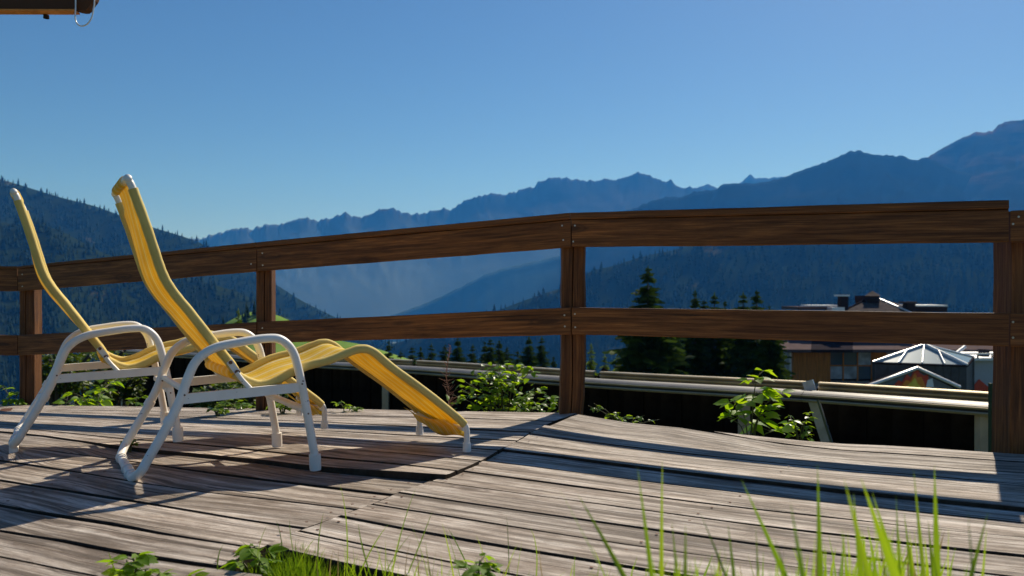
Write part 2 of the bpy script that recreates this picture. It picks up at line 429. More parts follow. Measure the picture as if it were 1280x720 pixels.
nail_me = MB().tube([(0, 0, 0), (0, 0, .0012)], .0042, 7).mesh('nail', RUST)
rn = random.Random(8)
for U, L, Hf, sgn in [(LEFT[a], LEFT[b], HL, -1) for a, b in (('F2', 'G'), ('G', 'I'), ('I', 'K'), ('K', 'M'), ('M', 'N'))] + [(RIGHT[seqR[i]], RIGHT[seqR[i+1]], HR, 1) for i in range(1, 10)]:
    for dx in ((14,), (14, 330 + rn.uniform(-6, 6)))[sgn > 0 or rn.random() < .6]:
        for q in (.24, .76):
            xu, xl = endx(U) + sgn * dx, endx(L) + sgn * dx; x_ = lerp(xu, xl, q); p = onto(x_, lerp(ip(U, xu), ip(L, xl), q), Hf)
            link('nail', nail_me, deck, p + Vector((rn.uniform(-.006, .006), 0, .0005)))
# ------------------------------------------------------------------ fence
def fence():
    root = empty('wooden_fence', (P1[0], P1[1], -.02), label='brown stained two-rail wooden fence along the outer edge of the deck', cat='fence')
    off = -root.location
    # seams: (px, depth, cap top, rail top, rail bottom, mid top, mid bottom)
    Q = [(-160, 6.2, 331, 333.5, 361, 417, 441), (22, 6.15, 333, 336, 364, 419, 444.5), (321, 5.08, 303, 309, 339, 402.5, 429),
         (714, 4.17, 266, 274, 308.7, 384.3, 418), (1262, 3.32, 250, 261, 302.5, 391.7, 432.8), (1560, 2.86, 236, 246, 300, 396, 443), (2630, 1.91, 160, 184, 265, 409, 479)]
    def plank(a, b, t0, b0, t1, b1, th, front, seed, name, seg=10, g=.003):
        A = wp(a[0], 0, a[1]); B = wp(b[0], 0, b[1]); A.z = B.z = 0
        dr = (B - A); L = dr.length; dr /= L; nn = Vector((-dr.y, dr.x, 0))      # away from the camera
        mb = MB(); r = random.Random(seed); vs = []; fs = []; uvs = []; u0, v0 = r.uniform(0, 30), r.uniform(0, 30)
        for i in range(seg + 1):
            t = i / seg; tt = lerp(g / L, 1 - g / L, t); p = A + dr * L * tt
            zt = lerp(t0, t1, tt) + r.uniform(-.0012, .0012); zb = lerp(b0, b1, tt) + r.uniform(-.0015, .0015)
            f = front + r.uniform(-.0008, .0008); e = min(.004, (zt - zb) * .2)
            pr = [(f + e, zt), (f, zt - e), (f, zb + e), (f + e, zb), (f + th, zb), (f + th, zt)]
            vs += [p + nn * q + Vector((0, 0, z)) + off for q, z in pr]
        K = 6
        for i in range(seg):
            for k in range(K):
                k2 = (k + 1) % K; h = [0, .01, .15, .16, .2, .36, .37]
                fs.append((i*K+k, i*K+k2, (i+1)*K+k2, (i+1)*K+k)); a_, b_ = L*i/seg + u0, L*(i+1)/seg + u0
                uvs.append([(a_, v0+h[k]), (a_, v0+h[k+1]), (b_, v0+h[k+1]), (b_, v0+h[k])])
        mb.add(vs, fs, uvs); n = len(vs)
        mb.add(vs[:K], [tuple(reversed(range(K)))]); mb.add(vs[-K:], [tuple(range(K))])
        return mb.build(name, RAIL, root)
    for i in range(6):
        a, b = Q[i], Q[i+1]
        za = [CAMZ - (y - HOR) / FPX * a[1] for y in a[2:]]; zb = [CAMZ - (y - HOR) / FPX * b[1] for y in b[2:]]
        if i == 4:       # the last bay sits a little lower and has no cap in view
            k = CAMZ - (263 - HOR) / FPX * a[1]; za[1] = k
        plank(a, b, za[1] - .002, za[2], zb[1] - .002, zb[2], .034, 0, 100 + i, 'top_rail')
        plank(a, b, za[3], za[4], zb[3], zb[4], .034, 0, 110 + i, 'middle_rail')
        if i < 4: plank(a, b, za[0], za[1], zb[0], zb[1], .13, -.012, 120 + i, 'cap_board')
    # posts
    def post(pxl, pxr, d, top_y, bot_z, seed, wob):
        r = random.Random(seed); mb = MB(); n = 14; vs = []; K = 10
        A = wp(pxl, 0, d); B = wp(pxr, 0, d); hw = (B.x - A.x) / 2; cx = (A.x + B.x) / 2
        zt = CAMZ - (top_y - HOR) / FPX * d; dep = hw * 2
        c = r.uniform(-.15, .15)
        for i in range(n + 1):
            t = i / n; z = lerp(zt, bot_z, t); ox, wd = wob(t); cxx = cx + ox; h = hw * wd
            jl, jr = r.uniform(-.002, .002), r.uniform(-.002, .002); gx = c * h + .003 * math.sin(9 * t + seed)
            pr = [(-h + jl, 0 + .008), (-h + .008 + jl, 0), (gx - .003, 0), (gx, .018), (gx + .0035, .001), (h - .010 + jr, .001), (h + jr, .012), (h + jr, dep), (0, dep + .003), (-h + jl, dep)]
            vs += [Vector((cxx + q, d + s_, z)) + off for q, s_ in pr]
        fs = []; uvs = []; u0, v0 = r.uniform(0, 9), r.uniform(0, 9); hh = [0, .01, .05, .06, .07, .12, .13, .25, .31, .37, .49]
        H = zt - bot_z
        for i in range(n):
            for k in range(K):
                k2 = (k+1) % K; fs.append((i*K+k, (i+1)*K+k, (i+1)*K+k2, i*K+k2)); a_, b_ = H*i/n+u0, H*(i+1)/n+u0
                uvs.append([(a_, v0+hh[k]), (b_, v0+hh[k]), (b_, v0+hh[k+1]), (a_, v0+hh[k+1])])
        mb.add(vs, fs, uvs); mb.add(vs[:K], [tuple(range(K))]); mb.add(vs[-K:], [tuple(reversed(range(K)))])
        return mb.build('post', POSTW, root)
    post(703, 733, 4.225, 275, -.30, 1, lambda t: (-.022 * clamp((t - .45) / .4) ** 1.5 - .003 * math.sin(6 * t), 1 - .02 * math.sin(9 * t)))
    post(319.5, 338.5, 5.125, 311, -.5, 2, lambda t: (.002 * math.sin(5 * t), 1))
    post(24, 42, 6.20, 338, -.6, 3, lambda t: (-.003 * t, 1))
    post(1266, 1306, 3.385, 264, -.35, 4, lambda t: (-.010 * clamp((t - .4) / .5), 1 + .04 * t))
    post(2490, 2550, 2.04, 190, -.35, 5, lambda t: (0, 1))
    # screws
    sm = MB(); sm.tube([(0, 0, 0), (0, -.003, 0)], .0045, 8); me = sm.mesh('screw', ZINC)
    def raild(px):
        for i in range(5):
            if Q[i][0] <= px <= Q[i+1][0] or i == 4:
                A = wp(Q[i][0], 0, Q[i][1]); B = wp(Q[i+1][0], 0, Q[i+1][1]); u = (px - 640) / FPX
                t = (A.x - u * A.y) / (u * (B.y - A.y) - (B.x - A.x)); return A.y + t * (B.y - A.y)
    for px, py in ((702.5, 282), (704, 300), (718.5, 282), (716.5, 302), (705.5, 394), (706, 408), (718.5, 392.5),
                   (719, 409), (314, 330), (328, 316.5), (328.5, 331.5), (1266, 280), (1273, 271), (1266, 402.5), (1266, 422),
                   (328, 410), (328, 423), (28, 343), (28, 358)):
        p = wp(px, py, raild(px) - .001) + off; link('screw', me, root, p)
fence()

# ------------------------------------------------------------------ sun loungers
W = .5
def chair(loc, yaw, label, recline=0.0):
    root = empty('sun_lounger', loc, yaw, label=label, cat='sun lounger', group='yellow sun loungers on the deck')
    arm = [(-.548, .060), (-.530, .092), (-.483, .175), (-.440, .262), (-.413, .340), (-.385, .396), (-.330, .433), (-.243, .450), (-.165, .459), (-.118, .452), (-.080, .412), (-.058, .339), (-.037, .235), (-.018, .130), (-.002, .035)]
    def side(y0, sg):
        pts = [(s_, y0, z_) for s_, z_ in arm]
        low = [(-.568, y0 + sg * .085, .030), (-.566, y0 + sg * .045, .032)]
        mb = MB().tube(spline(low + pts, 5), .0148, 12)
        mb.build('armrest_frame', PAINT, root)
        c = MB().tube([(-.004, y0, .056), (-.002, y0, .012), (-.0015, y0, .002)], [.0205, .0205, .019], 12); c.build('foot_cap', PAINT, root)
        MB().tube([(-.462, y0, .216), (-.472, y0, .197)], .0182, 12).build('joint_sleeve', PAINT, root)
        b = MB(); a_, b_ = Vector((-.436, y0, .274)), Vector((-.052, y0, .290)); ang = math.atan2(b_.z - a_.z, b_.x - a_.x)
        m_ = (a_ + b_) / 2; b.box(m_, ((b_ - a_).length, .016, .031), Matrix.Rotation(-ang, 3, 'Y')); b.build('side_bar', PAINT, root)
        for (sx, sz) in ((-.031, .200), (-.052, .302), (-.425, .288)):
            MB().tube([(sx, y0 - .0150, sz), (sx, y0 - .0172, sz)], .0030, 8).build('bolt', RUST, root)
    side(0, 1); side(W, -1)
    cb = MB().tube([(-.568, .07, .031), (-.568, W - .07, .031)], .0148, 12); cbo = cb.build('base_crossbar', PAINT, root)
    for y0 in (.10, .19, W - .10):
        MB().tube([(-.568, y0, .031), (-.568, y0 + .022, .031)], .0185, 12).build('collar', PAINT, cbo)
    for y0 in (.06, W - .085):
        MB().box((-.566, y0, .010), (.030, .032, .024)).build('rubber_pad', PAINT, root)
    MB().tube([(-.040, 0, .212), (-.040, W, .212)], .0125, 12).build('front_crossbar', PAINT, root)
    MB().tube([(-.420, 0, .300), (-.420, W, .300)], .011, 12).build('rear_crossbar', PAINT, root)
    # backrest: tube frame, fabric sleeves and sling
    i0 = .030
    back = [(-.262, .352), (-.278, .380), (-.330, .449), (-.402, .548), (-.444, .602), (-.473, .648), (-.491, .692), (-.509, .751), (-.538, .844), (-.556, .896), (-.572, .942)]
    cor = [(-.580, .958), (-.584, .966)]
    def rc(p):
        dx, dz = p[0] + .262, p[1] - .352; return (-.262 + dx * math.cos(recline) + dz * math.sin(recline), .352 - dx * math.sin(recline) + dz * math.cos(recline))
    back = [rc(p) for p in back]; cor = [rc(p) for p in cor]
    near = [(s_, i0, z_) for s_, z_ in back] + [(cor[0][0], i0 + .004, cor[0][1]), (cor[1][0], i0 + .022, cor[1][1])]
    far = [(s_, W - i0, z_) for s_, z_ in back] + [(cor[0][0], W - i0 - .004, cor[0][1]), (cor[1][0], W - i0 - .022, cor[1][1])]
    MB().tube(spline(near + far[::-1], 4), .0115, 10).build('backrest_frame', PAINT, root)
    seat = [(-.278, .366), (-.262, .345), (-.236, .324), (-.185, .303), (-.134, .311), (-.066, .343), (-.013, .361), (.058, .376), (.128, .400), (.176, .411), (.221, .397), (.295, .336), (.433, .236), (.558, .136), (.590, .106)]
    foot = [(.600, .085), (.601, .05), (.601, .004)]
    for y0 in (i0, W - i0):
        MB().tube(spline([(s_, y0, z_) for s_, z_ in seat[3:] + foot], 4), .0115, 10).build('seat_frame', PAINT, root)
        MB().tube([(.601, y0, .034), (.601, y0, .001)], [.0155, .0165], 10).build('foot_cap', PAINT, root)
    MB().tube([(.592, i0, .088), (.592, W - i0, .088)], .0105, 10).build('footrest_crossbar', PAINT, root)
    def sleeve(path, y0, r, name='sleeve'):
        mb = MB(); P = spline([(s_, y0, z_) for s_, z_ in path], 5); rr = [r * (1 + .02 * math.sin(i * 1.7)) for i in range(len(P))]
        mb.tube(P, rr, 12); return mb
    bs = back[:-2] + [(lerp(back[-2][0], back[-1][0], .8), lerp(back[-2][1], back[-1][1], .8))]
    def surf(path, nw, w0, w1, sag, name, extra=None, thick=.0022, wob=0.0):
        P = spline([(s_, 0, z_) for s_, z_ in path], 5); n = len(P); mb = MB()
        L = [0.0]
        for i in range(1, n): L.append(L[-1] + (P[i] - P[i-1]).length)
        layers = []
        for lay in (0, 1):
            vs = []
            for i in range(n):
                T = (P[min(i+1, n-1)] - P[max(i-1, 0)]).normalized(); N = Vector((-T.z, 0, T.x))
                if N.z < 0 and name == 'seat_sling': N = -N
                t = L[i] / L[-1]
                a, b = (w0(t), w1(t)) if callable(w0) else (w0, w1)
                for j in range(nw + 1):
                    q = j / nw; sg = sag(t) * (1 - (2*q - 1) ** 2) + wob * math.sin(14 * q + 2.5 * math.sin(9 * t)) * math.sin(math.pi * q) * t
                    vs.append(P[i] + N * (sg - lay * thick) + Vector((0, lerp(a, b, q), 0)))
            layers.append(vs)
        m_ = nw + 1
        for lay, vs in enumerate(layers):
            fs = []; uvs = []
            for i in range(n - 1):
                for j in range(nw):
                    f = [i*m_+j, i*m_+j+1, (i+1)*m_+j+1, (i+1)*m_+j]
                    yv = [vs[k].y for k in f]; l2 = [L[i], L[i], L[i+1], L[i+1]]
                    uv = [(l2[k], (yv[k] - .03) / (W - .06)) for k in range(4)]
                    if lay: f = f[::-1]; uv = uv[::-1]
                    fs.append(tuple(f)); uvs.append(uv)
            mb.add(vs, fs, uvs, True)
        return mb.build(name, SLING, root)
    ct = .93
    def cw0(t): return lerp(i0, i0 + .075, clamp((t - .895) / .02))
    def cw1(t): return lerp(W - i0, W - i0 - .075, clamp((t - .895) / .02))
    sl = surf(back + cor[:1], 18, cw0, cw1, lambda t: .022 * math.sin(math.pi * clamp(t * 1.05)) + .004, 'back_sling')
    for y0 in (i0, W - i0): sleeve(bs, y0, .0150).build('sleeve', SLEEVE, sl)
    wr = MB().tube([(cor[1][0], i0 + .080, cor[1][1]), (cor[1][0], W - i0 - .080, cor[1][1])], .0165, 12, smooth=True)
    wr.uv = [[(p[0], (p[0] / .44) * .8 + .1) for p in f] for f in wr.uv]; wr.build('hem', SLING, sl)
    wr = MB().tube([(-.262, i0 + .01, .344), (-.262, W - i0 - .01, .344)], .020, 12)
    wr.uv = [[(p[1], (p[0] / .44)) for p in f] for f in wr.uv]; wr.build('hem', SLING, sl)
    se = surf(seat[2:], 18, i0, W - i0, lambda t: -.030 * math.sin(math.pi * clamp(t * 1.9)) - .012 * clamp((t - .5) * 2) - .004, 'seat_sling', wob=.0015)
    for y0 in (i0, W - i0): sleeve(seat[1:], y0, .0155).build('sleeve', SLEEVE, se)
    # hem that wraps the footrest crossbar, hanging in a flap
    mb = MB(); n = 16; vs = []
    prof = [(.588, .108), (.608, .094), (.606, .070), (.596, .055), (.584, .066), (.560, .100), (.520, .128)]
    for i in range(n + 1):
        q = i / n; y0 = lerp(i0 + .016, W - i0 - .016, q); dp = .006 * math.sin(q * 9)
        vs += [Vector((s_ + .002 * math.sin(q * 17), y0, z_ - .018 * math.sin(math.pi * q) * (k > 0) + (dp if k == 3 else 0))) for k, (s_, z_) in enumerate(prof)]
    K = len(prof); fs = []; uvs = []
    for i in range(n):
        for k in range(K - 1):
            fs.append((i*K+k, (i+1)*K+k, (i+1)*K+k+1, i*K+k+1)); uvs.append([(.1*k, i/n), (.1*k, (i+1)/n), (.1*k+.1, (i+1)/n), (.1*k+.1, i/n)])
    mb.add(vs, fs, uvs, True); mb.build('hem', SLING, se)
    # pivots
    for y0, sg in ((i0, -1), (W - i0, 1)):
        h = MB().box((-.270, y0 + sg * .018, .366), (.020, .004, .052), Matrix.Rotation(R(-35), 3, 'Y')).build('hinge', PAINT, root)
        MB().tube([(-.260, y0 + sg*.019, .350), (-.260, y0 + sg*.027, .350)], .008, 10).build('bolt', RUST, h)
        MB().tube([(-.281, y0 + sg*.019, .383), (-.281, y0 + sg*.025, .383)], .006, 10).build('bolt', RUST, h)
        MB().tube(spline([(-.262, y0 + sg * .022, .350), (-.245, y0 + sg*.024, .325), (-.215, y0 + sg * .028, .290)], 4), .008, 8).build('support_strut', PAINT, root)
    return root
chair((-.674, 2.75, .0), math.atan(.60), 'nearer yellow sun lounger, its striped backrest seen wide from behind, footrest beside the diagonal seam')
c2 = chair((-1.340, 3.215, .014), math.atan(.55), 'farther yellow sun lounger at the left edge, its backrest seen almost edge-on', .03)

# ------------------------------------------------------------------ terrain
def gz(x, y):
    r = math.hypot(x, y)
    m = FN.x * x + FN.y * y
    if r < 3 and m < 3.9: base = -.14
    else: base = -.60
    mm = max(m, r * .93) if r > 8.5 and m > 0 else m
    if m > 3.9: base = -.34 - .55 * clamp((m - 3.9) / 3.5) - .155 * max(0, mm - 6.5)
    if r > 300:
        b2 = -.34 - .55 - .155 * 290; base = lerp(base, -120, clamp((r - 300) / 500)) if r < 800 else lerp(-120, -330, clamp((r - 800) / 1200))
    if m < 0: base = -.14 + .02 * min(-m, 100)
    return base
def ground():
    mb = MB(); rad = [0, .4, .8, 1.2, 1.5, 1.8, 2.1, 2.5, 3, 3.5, 4, 4.5, 5, 5.5, 6, 7, 8, 9, 11, 13, 16, 20, 26, 34, 45, 60, 80, 110, 150, 200, 260, 300, 400, 550, 700, 800, 1000, 1400, 2000, 3000, 6000, 12000, 26000]
    nseg = 96; vs = []
    for r in rad:
        for k in range(nseg):
            a = 2 * math.pi * k / nseg; x, y = r * math.sin(a), r * math.cos(a)
            vs.append((x, y, gz(x, y) + (.03 * noise.noise(Vector((x*1.3, y*1.3, 0))) if r < 30 else r * .004 * noise.noise(Vector((x/r*6, y/r*6, math.log(r)*2))))))
    fs = []
    for i in range(len(rad) - 1):
        for k in range(nseg):
            k2 = (k + 1) % nseg; fs.append((i*nseg+k, i*nseg+k2, (i+1)*nseg+k2, (i+1)*nseg+k))
    mb.add(vs, [f[::-1] for f in fs], None, True)
    m = M('grassy_ground'); v = m.coord(); n = m.noise(v, 3, 8); n2 = m.noise(v, .02, 6)
    c = m.ramp(n, [(.3, (.03, .025, .015)), (.5, (.05, .07, .02)), (.7, (.06, .10, .022))])
    c = m.mix(m.ramp(n2, [(.45, 0.0), (.6, .6)]), c, (.05, .085, .03)); m.set(Base_Color=c, Roughness=.95); m.bump(n, .8, .03)
    mb.build('ground', m.m, kind='structure', label='grassy ground falling away behind the deck into the valley')
ground()

SMW = [(q_, math.exp(-(q_ / 45.0) ** 2)) for q_ in range(-120, 121, 4)]; _sw = sum(w_ for _, w_ in SMW); SMW = [(q_, w_ / _sw) for q_, w_ in SMW]
def hill(name, label, sil, D, depth, slope, amp, wl, mat, x0, x1, step, rows, gully=1.0, seed=0, jag=0.0, kind='structure', warp=.5, vert=1.0, fade=0.0):
    """terrain whose crest stands D metres away; rows run from behind the crest down its near face"""
    pts = []; cols = []
    px = x0
    while px <= x1: cols.append(px); px += step
    rr = [-.35, -.15, -.05] + [(i / rows) for i in range(rows + 1)]
    P = np.zeros((len(rr), len(cols), 3)); off = Vector((seed * 13.7, seed * 7.1, 0))
    for j, px in enumerate(cols):
        u = (px - 640) / FPX; Dj = D(px) if callable(D) else D
        yb = sum(ip(sil, px + q_) for q_ in (-9, -6, -3, 0, 3, 6, 9)) / 7; zb = CAMZ + (HOR - yb) / FPX * Dj - .0006 * Dj
        yc = ip(sil, px) + jag * noise.fractal(Vector((px * .17, seed, 0)), .75, 2.0, 5)
        zc0 = CAMZ + (HOR - yc) / FPX * Dj
        ys = sum(ip(sil, px + q_) * w_ for q_, w_ in SMW); zs = CAMZ + (HOR - ys) / FPX * Dj
        for i, r in enumerate(rr):
            dist = Dj - depth * r; k_ = clamp(r * 3.5); zc = lerp(lerp(zc0, zb, clamp(r * 12)), zs, k_ * k_ * (3 - 2 * k_)) if step < 5 else zc0
            if r < 0: z = zc + depth * r * .6
            else:
                q = Vector((u * Dj / wl, r * depth / wl * vert, 0)) + off
                w_ = noise.noise(q * .7) * warp; q2 = Vector((q.x + w_, q.y * .45, q.z))
                g = 1 - abs(noise.fractal(q2, .9, 2.1, 4)) * 2
                z = zc - depth * r * slope - amp * gully * clamp(r * 7) * (1 - fade * clamp(r * 1.5)) * (.55 - .5 * g + .25 * noise.fractal(q * 2.3, .9, 2, 4) + .2)
            P[i, j] = (u * dist, dist, z)
    nc = len(cols); vs = P.reshape(-1, 3); fs = []
    for i in range(len(rr) - 1):
        for j in range(nc - 1): fs.append((i*nc+j, i*nc+j+1, (i+1)*nc+j+1, (i+1)*nc+j)[::-1])
    mb = MB(); mb.v = [tuple(v) for v in vs]; mb.f = fs; mb.uv = [[(0, 0)] * 4] * len(fs); mb.sm = [True] * len(fs)
    mb.build(name, mat, kind=kind, label=label)
    return P[3:]
def forest(P, n, hmin, hmax, label, seed, rmax=1.0, seg=5, wide=.20, clear=None):
    r = np.random.RandomState(seed); ni, nj = P.shape[:2]
    a = r.rand(n) * (ni - 1.001) * rmax; b = r.rand(n) * (nj - 1.001)
    if clear is not None: k_ = clear(a / (ni - 1), b / (nj - 1), r); a, b = a[k_], b[k_]; n = len(a)
    ia, ib = a.astype(int), b.astype(int); fa, fb = (a - ia)[:, None], (b - ib)[:, None]
    base = (P[ia, ib]*(1-fa)*(1-fb) + P[ia+1, ib]*fa*(1-fb) + P[ia, ib+1]*(1-fa)*fb + P[ia+1, ib+1]*fa*fb)
    h = (hmin + (hmax - hmin) * r.rand(n) ** 1.5) * (.8 + .35 * np.sin(a * .9 + 2 * np.sin(b * .23)) ** 2); rad = h * wide * (.8 + .4 * r.rand(n)); ph = r.rand(n) * 6
    ang = 2 * np.pi * np.arange(seg) / seg
    V = np.zeros((n, 2 * seg + 2, 3)); jit = .75 + .5 * r.rand(n, seg)
    for t, (z0, rk, o) in enumerate(((.05, 1.0, 0), (.42, .62, seg))):
        V[:, o:o+seg, 0] = base[:, :1] + np.cos(ang[None] + ph[:, None] + t) * (rad * rk)[:, None] * jit
        V[:, o:o+seg, 1] = base[:, 1:2] + np.sin(ang[None] + ph[:, None] + t) * (rad * rk)[:, None] * jit
        V[:, o:o+seg, 2] = base[:, 2:3] + (h * z0)[:, None]
    V[:, 2*seg, :2] = base[:, :2]; V[:, 2*seg, 2] = base[:, 2] + h * .68
    V[:, 2*seg+1, :2] = base[:, :2]; V[:, 2*seg+1, 2] = base[:, 2] + h
    F = []
    for k in range(seg):
        F.append((k, (k+1) % seg, 2*seg)); F.append((seg+k, seg+(k+1) % seg, 2*seg+1))
    F = np.array(F)[None] + (np.arange(n) * (2*seg+2))[:, None, None]; F = F.reshape(-1, 3)
    me = bpy.data.meshes.new('forest'); me.vertices.add(n * (2*seg+2)); me.vertices.foreach_set('co', V.ravel())
    me.loops.add(F.size); me.loops.foreach_set('vertex_index', F.ravel().astype(np.int32)); me.polygons.add(len(F))
    me.polygons.foreach_set('loop_start', np.arange(len(F), dtype=np.int32) * 3); me.polygons.foreach_set('loop_total', np.full(len(F), 3, dtype=np.int32))
    me.update(calc_edges=True); me.validate(); me.materials.append(FOREST)
    o = bpy.data.objects.new('forest', me); COL.objects.link(o); tag(o, label=label, kind='stuff')

ROCK = mat_terrain('far_rock_hazy_foot', [(.3, (.014, .016, .015)), (.5, (.030, .031, .029)), (.7, (.055, .053, .048))], .0012, bumpd=40, bs=.25, low=(150, 820, (.15, .185, .18)))  # pale foot of the range: valley haze put into the colour
RIDGE = mat_terrain('dark_ridge_slope', [(.3, (.007, .010, .007)), (.6, (.013, .016, .010)), (.8, (.03, .028, .018))], .0011, stretch=(1, 1, 3), bumpd=40)
ROCKR = mat_terrain('alpine_slope', [(.3, (.010, .014, .009)), (.55, (.016, .018, .011)), (.66, (.075, .048, .028)), (.8, (.12, .08, .05))], .0011, stretch=(1, 1, 3), bumpd=40)
HILLM = mat_terrain('forest_floor_far', [(.3, (.010, .016, .007)), (.62, (.016, .026, .010)), (.7, (.09, .075, .035))], .006, bumpd=6)
PALE = mat_terrain('wooded_valley_side', [(.3, (.02, .03, .02)), (.6, (.035, .05, .03))], .002, bumpd=30)
MEAD = mat_terrain('sunny_meadow', [(.3, (.10, .17, .03)), (.6, (.16, .25, .05)), (.8, (.13, .2, .05))], .02, bumpd=2)
FAR = [(-300, 300), (0, 300), (252, 298), (283, 288), (305, 284), (313, 287), (333, 280.5), (349, 281), (366, 275), (380, 272), (397, 276), (405, 274), (408, 271), (412, 274), (431, 265.5), (441, 270), (452, 271.7), (466, 266),
       (472, 263), (491, 260), (508, 267), (522, 267.5), (555, 260.5), (563, 262.5), (583, 250), (605, 243), (619, 241.7), (627, 244), (644, 239.5), (662, 234), (667, 235), (672, 228), (691, 221.7), (702, 221.7),
       (713, 223.6), (738, 226.4), (760, 223.6), (770, 225), (797, 216), (810, 218), (827, 226), (833, 227), (839, 225), (848, 234), (871, 234.7), (900, 240), (1000, 250), (1400, 260)]
hill('mountain_range', 'jagged blue mountain range across the far end of the valley', FAR, 7600, 2000, .60, 55, 460, ROCK, -200, 1300, 2, 50, seed=1, jag=3.2, warp=.6, fade=.95, vert=1.0)
hill('mountain_peak', 'small distant blue peaks showing in the notch between the two big ridges', [(850, 245), (871, 236), (878, 232), (884, 229.5), (896, 235), (910, 238), (927, 227), (934, 221), (938, 218), (944, 222.5), (955, 223), (977, 221), (1000, 222), (1060, 240)], 8600, 900, .5, 60, 900, ROCK, 850, 1060, 3, 14, seed=2, jag=2.0)
hill('high_mountain', 'highest mountain at the right edge of the photo with brownish sunlit pastures', [(1100, 235), (1145, 202), (1162, 195), (1175, 187), (1197, 175), (1219, 165.7), (1241, 164), (1248, 156), (1260, 151), (1280, 149.7), (1400, 138), (1600, 150)], 5600, 1900, .55, 110, 420, ROCKR, 1100, 1650, 4, 36, seed=3, jag=2.4, fade=.6)
hill('mountain_ridge', 'dark blue ridge climbing to the right behind the top rail', [(700, 285), (788, 262.5), (810, 253), (829, 247), (852, 246), (871, 239), (896, 237.5), (902, 230), (927, 229), (952, 228.6), (979, 221.7), (999, 214), (1017, 207.7), (1039, 200), (1063, 189), (1076, 188.6), (1092, 193.4),
      (1129, 194.5), (1145, 201.8), (1152, 197), (1157, 195.6), (1165, 200), (1200, 215), (1300, 228), (1650, 240)], 5000, 1700, .50, 90, 420, RIDGE, 700, 1650, 4, 36, seed=4, jag=2.2, fade=.6)
hill('valley_spur', 'pale blue hazy spur running down into the valley behind the middle post', [(300, 440), (494, 393), (535, 378), (574, 360), (605, 344), (627, 336), (702, 319.5), (800, 298), (1300, 240)], 5900, 900, .55, 40, 650, PALE, 300, 1200, 5, 20, seed=5, jag=1.2, fade=.9)
P = hill('forested_hill', 'dark conifer slope rising to the right behind the rails and the chalet', [(450, 440), (560, 412), (622, 388), (638, 382), (674, 369), (702, 360), (733, 342), (747, 336), (763, 333.6), (799, 322), (816, 318), (841, 313), (900, 296), (1000, 284), (1280, 270), (1600, 255)],
         lambda px: 2300, 1300, .42, 60, 330, HILLM, 440, 1600, 8, 30, seed=6)
forest(P, 15000, 11, 25, 'dense conifer forest covering the slope behind the rails', 1, clear=lambda a, b, r: r.rand(len(a)) < .98)
P = hill('forested_hill', 'blue-green wooded hill falling from the left edge to the valley', [(-250, 160), (0, 224), (11, 227), (34, 234), (66, 244), (84, 249), (101, 253), (120, 258), (142, 266), (184, 282), (200, 287), (227, 295), (247, 302), (260, 309), (344, 355), (377, 376), (397, 386), (422, 398), (500, 436), (560, 460)],
         lambda px: 2900, 1500, .42, 90, 420, HILLM, -260, 560, 8, 30, seed=7)
forest(P, 13000, 12, 28, 'conifer forest covering the farther left hillside', 2)
P = hill('forested_hill', 'darker nearer wooded spur low on the left behind the loungers', [(-250, 240), (0, 277), (37, 283), (49, 280), (75, 288), (94, 298), (112, 308), (131, 317), (170, 330), (230, 345), (300, 366), (350, 392), (400, 418), (470, 455)],
         lambda px: 1900, 1450, .42, 50, 300, HILLM, -260, 470, 8, 28, seed=8)
forest(P, 9000, 12, 26, 'conifer forest covering the nearer left spur', 3)
P = hill('meadow', 'bright green sunny meadow slope below the left hill', [(150, 470), (250, 425), (290, 399), (310, 390), (330, 391), (345, 393), (365, 402), (395, 415), (420, 425), (450, 430), (478, 438), (520, 452), (580, 480)], 620, 260, .30, 6, 100, MEAD, 150, 580, 8, 14, seed=9)
forest(P, 500, 8, 15, 'scattered dark conifers growing on the sunny meadow', 4, clear=lambda a, b, r: (b < .42) & (r.rand(len(a)) < .8))

# ------------------------------------------------------------------ metal guard beams on posts below the deck
GA, GB = Vector((3.5, 6.0, 0)), Vector((-1.7, 10.5, 0)); GD = (GB - GA).normalized(); GNm = Vector((-GD.y, GD.x, 0))
if GNm.y < 0: GNm = -GNm
def gt(px, o=0.0):
    """distance along the beam line where the photo column px crosses it"""
    u = (px - 640) / FPX; A = GA + GNm * o
    return (A.x - u * A.y) / (u * GD.y - GD.x)
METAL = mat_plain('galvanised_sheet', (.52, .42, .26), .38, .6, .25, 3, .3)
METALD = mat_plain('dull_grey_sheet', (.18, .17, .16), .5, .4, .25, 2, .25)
GWOOD = mat_plain('pale_square_timber', (.62, .48, .30), .8, 0, .15)
DARKW = mat_plain('shade_boards_and_bracket', (.016, .014, .012), .95, 0, .4, 6, 0.0)  # the boarding's near-black colour carries the deep shade under the beams
def beamline(t0, t1, prof, name, mat, parent, dz=0.0, n=10):
    mb = MB(); vs = []; K = len(prof)
    for i in range(n + 1):
        t = lerp(t0, t1, i / n); base = GA + GD * t
        zb = .6 - .735 - .0155 * t + dz + .006 * math.sin(t * 1.3)
        vs += [base + GNm * o + Vector((0, 0, zb + z)) for o, z in prof]
    fs = [(i*K+k, i*K+(k+1) % K, (i+1)*K+(k+1) % K, (i+1)*K+k) for i in range(n) for k in range(K)]
    mb.add(vs, [f[::-1] for f in fs]); mb.add(vs[:K], [tuple(range(K))]); mb.add(vs[-K:], [tuple(reversed(range(K)))])
    return mb.build(name, mat, parent)
upper = [(.12, -.085), (.118, -.070), (.140, -.060), (.122, -.048), (.120, -.036), (.146, -.026), (.124, -.014), (.122, -.004), (.135, .003), (.17, .004), (.172, -.006), (.150, -.010), (.150, -.085)]
